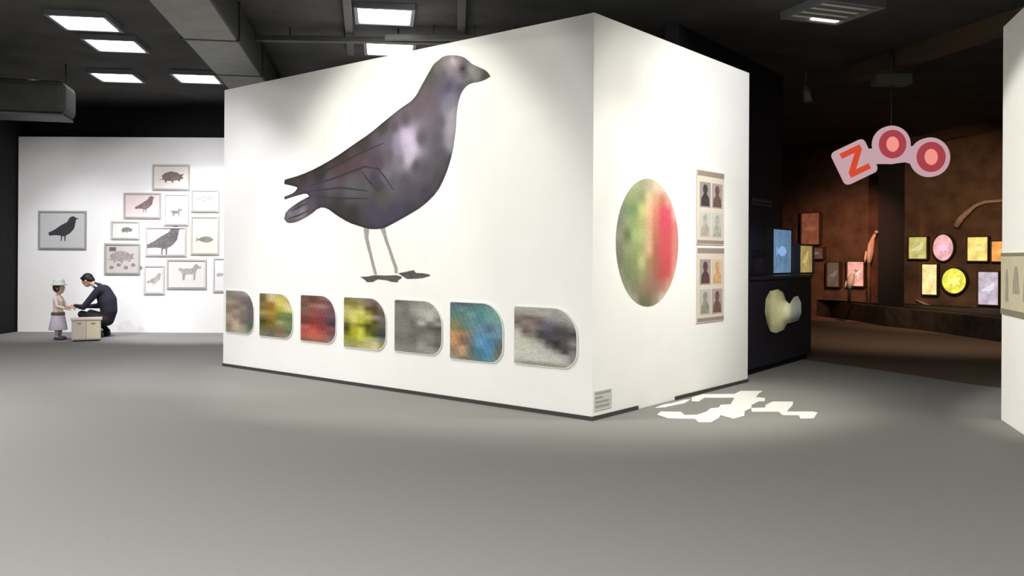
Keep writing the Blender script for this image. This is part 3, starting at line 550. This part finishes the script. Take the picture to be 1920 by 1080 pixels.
# ------------------------------------------------------------------ dark display cabinet with lit panels
cab = thing('display_cabinet', 'dark navy display cabinet standing behind the white wall edge', 'cabinet', CM)
MB().box(0, CL, 0.08, 1.22, -0.62, 0).build('body', NAVY, cab, bevel=0.006)
MB().box(-0.01, CL + 0.02, 1.22, 1.265, -0.64, 0.02).build('top', material('cabinet_top', (0.02, 0.018, 0.026), 0.4), cab, bevel=0.006)
MB().box(0.04, CL - 0.04, 0, 0.08, -0.58, -0.05).build('plinth', BLACK, cab)
a, b, c, d = D['cab'][2]
Gc = [[(90,84,60),(150,146,108),(120,112,80),(30,22,16),(40,36,28),(60,60,56)],[(130,126,92),(160,156,116),(150,146,104),(70,62,40),(110,110,96),(110,112,108)],[(120,116,84),(158,154,114),(176,172,132),(200,196,160),(130,132,116),(116,118,112)],[(100,96,70),(150,146,108),(170,166,124),(190,188,152),(126,126,112),(104,106,100)],[(60,56,40),(146,142,106),(150,146,108),(100,96,72),(70,70,60),(50,50,46)],[(30,26,20),(120,116,86),(110,106,80),(50,46,34),(30,28,24),(24,22,20)]]
heart = [(b * 1 + a * 0 - b, 0)]
W_, H_ = b - a, d - c
blob = [(x * W_, y * H_) for x, y in [(.02,.50),(.04,.80),(.14,.97),(.34,1.0),(.48,.92),(.56,.72),(.66,.62),(.78,.78),(.90,.80),(.99,.62),(1.0,.36),(.92,.18),(.72,.16),(.60,.16),(.50,.02),(.30,-.02),(.16,.04),(.08,.22)]]
nic = MB().prism([(x + a, y + c) for x, y in blob], 0.0, 0.012).build('window_frame', BLACK, cab)
raster('lit_window', [(x * 0.96 + a + W_ * 0.02, y * 0.96 + c + H_ * 0.02) for x, y in blob], grid_color(Gc, a, b, c, d, 1.0), 0.06, print_material('lit_window_print', 0.6, 0.08, (20, 20, 20), 0.85), cab, z=0.014)
def lit_case(name, label, cat, m, w, h, depth, col, strength, framecol, shape='rect', group=None, detail=None, stand=0.0):
    t = thing(name, label, cat, m, group)
    fm = material('case_frame', framecol, 0.5)
    em = material('lit_face', (0.05, 0.05, 0.05), 0.4, 0.0, emit=rgb(*col), strength=strength)
    # patchy light of the picture inside, printed on the face
    nt = em.node_tree; nz = nt.nodes.new('ShaderNodeTexNoise'); nz.inputs['Scale'].default_value = 7; tc = nt.nodes.new('ShaderNodeTexCoord')
    nt.links.new(tc.outputs['Object'], nz.inputs['Vector'])
    rp = nt.nodes.new('ShaderNodeMapRange'); rp.inputs['From Min'].default_value = 0.3; rp.inputs['From Max'].default_value = 0.7
    rp.inputs['To Min'].default_value = strength * 0.75; rp.inputs['To Max'].default_value = strength * 1.2
    nt.links.new(nz.outputs['Fac'], rp.inputs['Value']); nt.links.new(rp.outputs['Result'], nt.nodes['Principled BSDF'].inputs['Emission Strength'])
    if shape == 'rect':
        o = [(0, 0), (w, 0), (w, h), (0, h)]
    else:
        o = circle(w / 2, h / 2, w / 2, h / 2, 32)
    cx, cy = w / 2, h / 2
    big = [(cx + (x - cx) * (1 + 0.05 / w), cy + (y - cy) * (1 + 0.05 / h)) for x, y in o]
    MB().ring(big, o, 0, depth).build('frame', fm, t)
    MB().prism([(cx + (x - cx) * 0.998, cy + (y - cy) * 0.998) for x, y in o], 0.001, depth * 0.7).build('lit_face', em, t)
    if detail:
        dm = material('face_motif', (0.05, 0.05, 0.05), 0.4, 0.0, emit=rgb(*detail[1]), strength=strength)
        MB().prism([(cx + p[0], cy + p[1]) for p in detail[0](min(w, h) * detail[2])], depth * 0.7, depth * 0.75).build('motif', dm, t)
    return t
a, b, c, d = D['cab'][0]
lit_case('lit_sign', 'tall blue backlit panel standing on the dark cabinet', 'lit panel', CM @ T((a, 1.265 + 0.025, -0.42)), b - a - 0.04, d - 1.29, 0.1, (98, 128, 160), 1.0, (0.03, 0.03, 0.035), detail=(fish, (140, 176, 222), 0.7))
a, b, c, d = D['cab'][1]
lit_case('lit_sign', 'yellow backlit panel standing on the right end of the cabinet', 'lit panel', CM @ T((a + 0.13, 1.265 + 0.025, -0.30)), b - a - 0.13, d - 1.29, 0.1, (160, 140, 86), 1.0, (0.03, 0.03, 0.035), detail=(bird, (200, 172, 104), 0.7))
a, b, c, d = D['cab'][3]
t = thing('hanging_label', 'small dim grey label high on the dark wall past the partition', 'label', CM @ T((a, c, -0.75)))
MB().box(0, b - a, 0, d - c, 0, 0.015).build('card', material('dim_label', (0.09, 0.085, 0.11), 0.6), t)
MB().box(0.05, b - a - 0.05, 0.03, 0.05, 0.015, 0.017).build('text_line', BLACK, t)
a, b, c, d = D['cab'][4]
t = thing('cabinet_panel', 'narrow dim purple panel standing on the cabinet by the wall edge', 'panel', CM @ T((a, 1.265, -0.45)))
MB().box(0, b - a, 0, d - 1.265, 0, 0.06).build('board', material('purple_board', (0.035, 0.03, 0.05), 0.6, 0.3, 8), t, bevel=0.004)
MB().box(0.05, b - a - 0.05, 0.04, 0.24, 0.06, 0.064).build('picture', material('purple_picture', (0.07, 0.06, 0.085), 0.6, 0.3, 14), t)

# ------------------------------------------------------------------ lit cases on the far brown wall
FB = (0.05, 0.035, 0.015)
ZC = [('square pale yellow lit case left of the round pink one', 'rect', (198, 186, 112), bird, (222, 212, 150)), ('round pink lit case on the brown wall', 'round', (240, 178, 180), leafy, (255, 200, 226)),
      ('largest yellow lit case, upper right on the brown wall', 'rect', (250, 222, 126), fish, (255, 236, 160)), ('orange lit case at the edge of the white wall end', 'rect', (246, 160, 80), bird, (255, 186, 110)),
      ('tall narrow cream lit case below the yellow square', 'rect', (255, 228, 158), dog, (255, 240, 190)), ('round bright yellow lit case below the pink one', 'round', (236, 230, 84), leafy, (255, 252, 140)),
      ('pale lavender lit case lowest on the right', 'rect', (196, 182, 196), bird, (224, 222, 238)), ('bright pink lit screen in the red corner', 'rect', (240, 168, 152), dog, (255, 208, 200)),
      ('dim brown case left of the pink screen', 'rect', (86, 68, 54), bird, (112, 98, 90)), ('dim orange red hanging panel above the cabinet', 'rect', (116, 62, 42), fish, (140, 78, 52)),
      None, None, ('small dim pinkish panel under the orange red one', 'rect', (82, 54, 44), beetle, (116, 90, 84))]
for i, zc in enumerate(ZC):
    if not zc: continue
    a, b, c, d = D['zoo'][i]
    lit_case('lit_case', zc[0], 'lit case', ZM @ T((a, c, 0.0)), b - a, d - c, 0.14, zc[2], 1.05, FB, zc[1], 'lit cases on the far brown wall', (zc[3], zc[4], 0.7))
# carved figure and little white figure
def figure(name, label, u0, u1, v0, v1, mat, m):
    t = thing(name, label, 'figure', m @ T((u0, 0, 0.22)))
    w, h = u1 - u0, v1 - v0
    MB().tube([(w * 0.35, v0, 0), (w * 0.42, v0 + h * 0.3, 0), (w * 0.5, v0 + h * 0.55, 0), (w * 0.62, v0 + h * 0.75, 0), (w * 0.78, v0 + h * 0.88, 0)], [w * 0.16, w * 0.24, w * 0.22, w * 0.13, w * 0.10], 10).build('body', mat, t)
    MB().ball((w * 0.86, v0 + h * 0.94, 0), (w * 0.14, w * 0.11, w * 0.10)).build('head', mat, t)
    MB().tube([(w * 0.98, v0 + h * 0.95, 0), (w * 1.08, v0 + h * 0.93, 0)], [w * 0.05, 0.004], 8).build('beak', mat, t)
    MB().tube([(w * 0.22, v0 + h * 0.35, 0.02), (w * 0.1, v0 + h * 0.12, 0.02), (w * 0.02, v0 - 0.02, 0.0)], [w * 0.1, w * 0.08, 0.01], 8).build('tail', mat, t)
    return t
SK = material('pale_carving', (0.80, 0.62, 0.52), 0.6, 0.2, 10)
a, b, c, d = D['zoo'][10]
fg = figure('bird_carving', 'pale carved bird on a post in the red corner', a, b, c, d, SK, ZM)
MB().tube([((b - a) * 0.35, 0.42, 0), ((b - a) * 0.35, c, 0)], 0.05, 8).build('post', BROWN, fg)
a, b, c, d = D['zoo'][11]
fg2 = figure('bird_carving', 'small white carved bird beside the black pillar', a, b, c, d, material('white_carving', (0.5, 0.48, 0.44), 0.6), ZM @ T((0, 0, 1.6)))
MB().tube([((b - a) * 0.35, 0.42, 0), ((b - a) * 0.35, c, 0)], 0.04, 8).build('post', BLACK, fg2)
BR = material('pale_branch', (0.42, 0.30, 0.24), 0.7, 0.25, 14)
for i, arc in enumerate(D['arcs']):
    o = MB().tube([(p[0], p[1], 0.09 if i == 0 else 0.035) for p in arc], [0.075, 0.075, 0.06, 0.045, 0.04, 0.035] if i == 0 else 0.03, 8).build('branch', BR, matrix=ZM)
    tag(o, ['pale curved branch rising on the brown wall above the yellow cases', 'dim curved branch on the wall below the lit cases'][i], 'branch')

# ------------------------------------------------------------------ hanging sign
SY = 12.5
sg = D['sign']
cx = sg[1][0]
sign = thing('zoo_sign', 'hanging pink and red sign spelling ZOO in three rounded tiles', 'sign', T((cx, SY, 2.6)) @ Matrix.Rotation(math.pi / 2, 4, 'X'))
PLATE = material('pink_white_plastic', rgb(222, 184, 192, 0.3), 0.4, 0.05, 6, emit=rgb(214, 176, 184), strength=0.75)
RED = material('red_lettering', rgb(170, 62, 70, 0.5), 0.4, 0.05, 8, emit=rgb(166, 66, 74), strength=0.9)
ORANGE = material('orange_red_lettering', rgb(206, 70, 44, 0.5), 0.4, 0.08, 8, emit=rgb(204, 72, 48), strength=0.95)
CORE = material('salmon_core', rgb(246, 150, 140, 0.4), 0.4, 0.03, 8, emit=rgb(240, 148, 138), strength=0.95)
loc = [(s[0] - cx, s[1] - 2.6, s[2]) for s in sg]
# Z tile, turned to follow the arch
za = math.radians(26)
zt = lambda p: (loc[0][0] + p[0] * math.cos(za) - p[1] * math.sin(za), loc[0][1] + p[0] * math.sin(za) + p[1] * math.cos(za))
tile = [zt(p) for p in rounded(-0.255, 0.255, -0.275, 0.245, 0.07, 0.07, 0.07, 0.07)]
MB().prism(tile, -0.03, 0.03).build('letter_tile', PLATE, sign)
zl = [(-.155,.185),(.155,.185),(.155,.105),(-.045,-.115),(.155,-.115),(.155,-.195),(-.155,-.195),(-.155,-.115),(.045,.105),(-.155,.105)]
MB().prism([zt(p) for p in zl], 0.03, 0.055).build('letter', ORANGE, sign)['label'] = 'orange red letter Z'
for q in (1, 2):
    x, y, r = loc[q]
    MB().prism(circle(x, y, r * 0.97, n=40), -0.03, 0.03).build('letter_tile', PLATE, sign)
    MB().ring(circle(x, y, r * 0.70, r * 0.74, n=40), circle(x, y, r * 0.34, r * 0.40, n=40), 0.03, 0.055).build('letter', RED, sign)['label'] = 'red letter O'
    MB().prism(circle(x, y, r * 0.335, r * 0.395, n=32), 0.03, 0.04).build('letter_core', CORE, sign)
def bar(p, q, w0, w1):
    d = Vector((q[0] - p[0], q[1] - p[1])).normalized(); n = Vector((-d.y, d.x))
    P, Q_ = Vector(p[:2]), Vector(q[:2])
    return [tuple(P + n * w0), tuple(P - n * w0), tuple(P.lerp(Q_, 0.5) - n * w1), tuple(Q_ - n * w0), tuple(Q_ + n * w0), tuple(P.lerp(Q_, 0.5) + n * w1)]
MB().prism(bar((loc[0][0] + 0.1, loc[0][1] + 0.02), (loc[1][0], loc[1][1] - 0.12), 0.16, 0.11), -0.028, 0.028).build('link_plate', PLATE, sign)
MB().prism(bar((loc[1][0], loc[1][1] - 0.12), (loc[2][0] - 0.1, loc[2][1] + 0.02), 0.16, 0.11), -0.028, 0.028).build('link_plate', PLATE, sign)
fxz = D['signfix'][1]
MB().tube([(0, loc[1][1] + loc[1][2] * 0.95, 0), (0, fxz - 2.6 - 0.08, 0)], 0.010, 6).build('hanging_wire', RAIL, sign)
MB().box(-0.26, 0.26, fxz - 2.68, fxz - 2.52, -0.12, 0.12).build('mounting_box', material('mounting_box', (0.10, 0.10, 0.085), 0.6), sign, bevel=0.02)
MB().tube([(0, fxz - 2.52, 0), (0, H - 2.6, 0)], 0.02, 8).build('hanging_rod', RAIL, sign)
sp2 = thing('track_lamp', 'tiny dark spotlight under the black ceiling beyond the partition', 'spotlight', T((4.36, 13.0, H)))
MB().tube([(0, 0, 0), (0, 0, -0.42)], 0.015, 6).build('stem', RAIL, sp2)
MB().tube([(0, 0, -0.42), (0.02, -0.05, -0.66)], [0.05, 0.065], 12).build('lamp_head', material('lamp_head', (0.12, 0.12, 0.12), 0.5), sp2)

# ------------------------------------------------------------------ people at the low white table
def skin_points(joints, bones, extra=None, voxel=0.006):
    """one continuous body: tapered limbs along the skeleton and the head, fused by a voxel remesh"""
    mb = MB()
    for n, (x, y, z, r) in joints.items():
        mb.ball((x, y, z), (r, r, r), None, 14, 9)
    for a, b in bones:
        p, q = Vector(joints[a][:3]), Vector(joints[b][:3])
        mb.tube([p, p.lerp(q, 0.5), q], [joints[a][3], (joints[a][3] + joints[b][3]) / 2, joints[b][3]], 14)
    if extra: mb.add(extra.v, extra.f)
    me = bpy.data.meshes.new('fuse'); me.from_pydata(mb.v, [], mb.f); me.update()
    o = bpy.data.objects.new('fuse', me); COL.objects.link(o)
    r = o.modifiers.new('remesh', 'REMESH'); r.mode = 'VOXEL'; r.voxel_size = voxel; r.use_smooth_shade = True
    s = o.modifiers.new('smooth', 'SMOOTH'); s.factor = 0.5; s.iterations = 4
    dg = bpy.context.evaluated_depsgraph_get(); dg.update()
    m4 = bpy.data.meshes.new_from_object(o.evaluated_get(dg))
    bpy.data.objects.remove(o)
    return m4
def hand(joints, bones, wrist, tag_, base, fwd, side, up, s=1.0):
    """palm and five separate curled fingers; base = wrist position"""
    b = Vector(base); f = Vector(fwd).normalized(); sd = Vector(side).normalized(); u = Vector(up).normalized()
    put = lambda n, p, r: joints.__setitem__(tag_ + n, (p.x, p.y, p.z, r))
    palm = b + f * 0.06 * s
    put('palm', palm, 0.028 * s); bones.append((wrist, tag_ + 'palm'))
    for i, (off, ln) in enumerate(((-0.033, 0.068), (-0.011, 0.078), (0.011, 0.073), (0.033, 0.056))):
        k = palm + f * 0.03 * s + sd * off * s
        put('k%d' % i, k, 0.0105 * s); bones.append((tag_ + 'palm', tag_ + 'k%d' % i))
        m = k + (f * 0.8 - u * 0.35) * ln * 0.55 * s + sd * off * 0.25 * s; put('m%d' % i, m, 0.009 * s); bones.append((tag_ + 'k%d' % i, tag_ + 'm%d' % i))
        e = m + (f * 0.5 - u * 0.8) * ln * 0.45 * s; put('e%d' % i, e, 0.008 * s); bones.append((tag_ + 'm%d' % i, tag_ + 'e%d' % i))
    t1 = b + f * 0.03 * s - sd * 0.04 * s - u * 0.01; put('t1', t1, 0.011 * s); bones.append((tag_ + 'palm', tag_ + 't1'))
    t2 = t1 + (f * 0.7 - sd * 0.45 - u * 0.4) * 0.035 * s; put('t2', t2, 0.0095 * s); bones.append((tag_ + 't1', tag_ + 't2'))
    t3 = t2 + (f * 0.9 - u * 0.3) * 0.028 * s; put('t3', t3, 0.0085 * s); bones.append((tag_ + 't2', tag_ + 't3'))
def head_shape(c, R, s=1.0):
    """skull, jaw, nose, brow, ears and lips; R turns local (x forward) into the body's frame"""
    h = MB(); c = Vector(c)
    P = lambda x, y, z: c + R @ Vector((x * s, y * s, z * s))
    h.ball(c, (0.098 * s, 0.077 * s, 0.102 * s), R)
    h.ball(P(0.035, 0, -0.05), (0.062 * s, 0.058 * s, 0.068 * s), R)
    h.ball(P(0.10, 0, -0.022), (0.017 * s, 0.014 * s, 0.016 * s), R, 10, 8)
    h.ball(P(0.092, 0, -0.006), (0.013 * s, 0.011 * s, 0.026 * s), R, 10, 8)
    h.ball(P(0.086, 0, -0.065), (0.014 * s, 0.024 * s, 0.008 * s), R, 10, 8)
    for q in (-1, 1):
        h.ball(P(0.0, q * 0.078, -0.012), (0.019 * s, 0.009 * s, 0.03 * s), R, 10, 8)
        h.ball(P(0.085, q * 0.03, 0.022), (0.012 * s, 0.022 * s, 0.008 * s), R, 10, 8)
    return h, P
def paint(me, mats, rule):
    for m in mats: me.materials.append(m)
    for p in me.polygons: p.material_index = rule(p.center); p.use_smooth = True
SKIN = material('skin', (0.52, 0.33, 0.24), 0.5, 0.05, 30)
SUIT = material('navy_suit', (0.018, 0.016, 0.030), 0.85, 0.2, 60, 0.1)
TROUS = material('black_trousers', (0.013, 0.012, 0.015), 0.85, 0.2, 60)
HAIR = material('black_hair', (0.010, 0.009, 0.008), 0.5, 0.3, 80, 0.3)
SHOE = material('black_shoe', (0.012, 0.012, 0.012), 0.35)
EYE = material('dark_eye', (0.02, 0.015, 0.012), 0.2)

pm = T((-7.47, 15.95, 0))
adult = thing('person', 'person with black hair and navy suit crouching over the low white table', 'person', pm)
J = dict(pelvis=(.07,0,.34,.135), waist=(.115,0,.50,.145), chest=(.08,0,.67,.165), upper=(.01,0,.82,.145), base=(-.08,0,.92,.075), neck=(-.16,0,.96,.052), skull=(-.22,0,1.01,.06),
         shl=(-.01,-.165,.86,.072), ell=(-.23,-.26,.56,.05), wrl=(-.43,-.15,.585,.029), shr=(-.01,.165,.86,.072), elr=(-.20,.27,.56,.05), wrr=(-.42,.10,.55,.029),
         hpl=(.05,-.10,.31,.105), knl=(-.30,-.17,.43,.068), anl=(.03,-.14,.10,.045), tol=(-.15,-.15,.045,.038), hpr=(.05,.10,.31,.105), knr=(-.30,.17,.43,.068), anr=(.03,.14,.10,.045), tor=(-.15,.15,.045,.038))
B = [('pelvis','waist'),('waist','chest'),('chest','upper'),('upper','base'),('base','neck'),('neck','skull'),('upper','shl'),('shl','ell'),('ell','wrl'),('upper','shr'),('shr','elr'),('elr','wrr'),
     ('pelvis','hpl'),('hpl','knl'),('knl','anl'),('anl','tol'),('pelvis','hpr'),('hpr','knr'),('knr','anr'),('anr','tor')]
hand(J, B, 'wrl', 'hl_', (-.43,-.15,.585), (-.9,.25,-.1), (.25,.9,0), (0,0,1))
hand(J, B, 'wrr', 'hr_', (-.42,.10,.55), (-.9,-.25,-.1), (.25,-.9,0), (0,0,1))
Rh = Matrix.Rotation(math.pi, 3, 'Z') @ Matrix.Rotation(math.radians(32), 3, 'Y')
hc = (-.285, 0, 1.045)
hs, P = head_shape(hc, Rh)
me = skin_points(J, B, hs)
def rule(c):
    if c.x < -0.14 and c.z > 0.90 and abs(c.y) < 0.13: return 0
    if c.x < -0.44 and c.z > 0.48: return 0
    if c.z < 0.10: return 3
    if c.z < 0.48 and not (c.x < -0.36 and c.z > 0.47): return 2
    return 1
paint(me, [SKIN, SUIT, TROUS, SHOE], rule)
link(bpy.data.objects.new('body', me), adult)
hb = MB()
hb.ball(P(-0.018, 0, 0.020), (0.104, 0.087, 0.102), Rh, 24, 14).ball(P(-0.06, 0, -0.03), (0.062, 0.074, 0.07), Rh).ball(P(0.045, 0, 0.075), (0.05, 0.06, 0.03), Rh)
hb.build('hair', HAIR, adult)
for q in (-1, 1):
    MB().ball(P(0.088, q * 0.03, 0.006), (0.009, 0.012, 0.008), Rh, 12, 8).build('eye', EYE, adult)
MB().tube([(-.075, -.08, .925), (-.12, -.05, .955), (-.145, 0, .94), (-.12, .05, .955), (-.075, .08, .925)], 0.018, 8).build('shirt_collar', BOARD, adult)
for y in (-.145, .145):
    MB().tube([(.07, y, .05), (.03, y, .055), (-.07, y, .05), (-.16, y, .042), (-.20, y, .035)], [.035, .048, .046, .042, .02], 12).build('shoe', SHOE, adult)

km = T((-8.0, 15.40, 0))
child = thing('person', 'small child in a pale green hat, pinkish top and white skirt standing at the table', 'person', km)
TOP = material('pink_beige_top', rgb(238, 220, 210, 0.78), 0.85, 0.05, 30)
LEGS = material('grey_pink_leggings', rgb(212, 200, 208, 0.6), 0.85, 0.05, 30)
SKIRT = material('lavender_white_cloth', rgb(226, 218, 230, 0.68), 0.85, 0.05, 30)
BELT = material('brown_belt', rgb(118, 98, 92, 0.7), 0.6, 0.1)
HAT = material('pale_green_hat', rgb(212, 220, 212, 0.75), 0.85, 0.05, 30)
KSHOE = material('plum_shoe', rgb(104, 88, 104, 0.6), 0.6)
J = dict(pelvis=(0,0,.46,.085), waist=(0,0,.56,.078), chest=(0,0,.68,.085), base=(0,0,.775,.045), neck=(.005,0,.81,.034), skull=(.01,0,.86,.05),
         shl=(0,-.095,.735,.038), ell=(.05,-.135,.60,.029), wrl=(.17,-.10,.565,.020), shr=(0,.095,.735,.038), elr=(.06,.13,.60,.029), wrr=(.18,.07,.58,.020),
         hpl=(0,-.05,.42,.06), knl=(.015,-.055,.24,.043), anl=(0,-.055,.06,.028), tol=(.09,-.055,.03,.024), hpr=(0,.05,.42,.06), knr=(.015,.055,.24,.043), anr=(0,.055,.06,.028), tor=(.09,.055,.03,.024))
B = [('pelvis','waist'),('waist','chest'),('chest','base'),('base','neck'),('neck','skull'),('chest','shl'),('shl','ell'),('ell','wrl'),('chest','shr'),('shr','elr'),('elr','wrr'),
     ('pelvis','hpl'),('hpl','knl'),('knl','anl'),('anl','tol'),('pelvis','hpr'),('hpr','knr'),('knr','anr'),('anr','tor')]
hand(J, B, 'wrl', 'hl_', (.17,-.10,.565), (.95,.2,-.1), (.2,-.95,0), (0,0,1), 0.68)
hand(J, B, 'wrr', 'hr_', (.18,.07,.58), (.95,-.2,-.1), (.2,.95,0), (0,0,1), 0.68)
Rk = Matrix.Rotation(math.radians(12), 3, 'Y')
ks, P = head_shape((.018, 0, .925), Rk, 0.92)
me = skin_points(J, B, ks, 0.0045)
def rule(c):
    if c.z > 0.785: return 0
    if c.x > 0.165 and c.z > 0.4: return 0
    if c.z < 0.42: return 2
    return 1
paint(me, [SKIN, TOP, LEGS], rule)
link(bpy.data.objects.new('body', me), child)
MB().ball(P(-0.02, 0, 0.0), (0.094, 0.082, 0.098), Rk).build('hair', material('brown_hair', (0.06, 0.04, 0.03), 0.6), child)
for q in (-1, 1):
    MB().ball(P(0.088, q * 0.03, 0.006), (0.008, 0.011, 0.008), Rk, 12, 8).build('eye', EYE, child)
MB().lathe([(0.128, 0.965), (0.132, 0.975), (0.100, 0.99), (0.094, 1.03), (0.086, 1.065), (0.055, 1.08), (0.0, 1.083)], 28, (0.01, 0)).build('hat', HAT, child)
MB().lathe([(0.150, 0.18), (0.152, 0.19), (0.135, 0.30), (0.110, 0.42), (0.098, 0.47), (0.09, 0.475)], 32).build('skirt', SKIRT, child)
MB().lathe([(0.106, 0.44), (0.114, 0.445), (0.108, 0.49), (0.098, 0.495)], 32).build('belt', BELT, child)
for y in (-.055, .055):
    MB().tube([(-.035, y, .032), (0, y, .038), (.06, y, .036), (.10, y, .03), (.125, y, .024)], [.022, .033, .033, .03, .014], 12).build('shoe', KSHOE, child)

tb = thing('low_table', 'low white box table between the child and the crouching person', 'table', T((-7.46, 15.32, 0)) @ Matrix.Rotation(math.radians(25), 4, 'Z'))
TW = material('cream_laminate', rgb(236, 224, 212, 0.75), 0.5, 0.05, 6)
MB().box(-0.23, 0.23, -0.20, 0.20, 0.03, 0.37).build('body', TW, tb, bevel=0.006)
MB().box(-0.25, 0.25, -0.22, 0.22, 0.37, 0.40).build('top', TW, tb, bevel=0.005)
MB().box(-0.20, 0.20, -0.17, 0.17, 0.0, 0.03).build('foot_plinth', DARKBASE, tb)
YL = material('pale_yellow_door', rgb(250, 240, 206, 0.75), 0.5)
for x0, x1, mt in ((-0.215, -0.005, TW), (0.005, 0.215, YL)):
    dr = MB().box(x0, x1, -0.212, -0.201, 0.05, 0.355).build('door', mt, tb, bevel=0.003)
    MB().tube([((x0 + x1) / 2 - 0.03, -0.222, 0.32), ((x0 + x1) / 2 + 0.03, -0.222, 0.32)], 0.007, 6).build('handle', LAMPFRAME, dr)
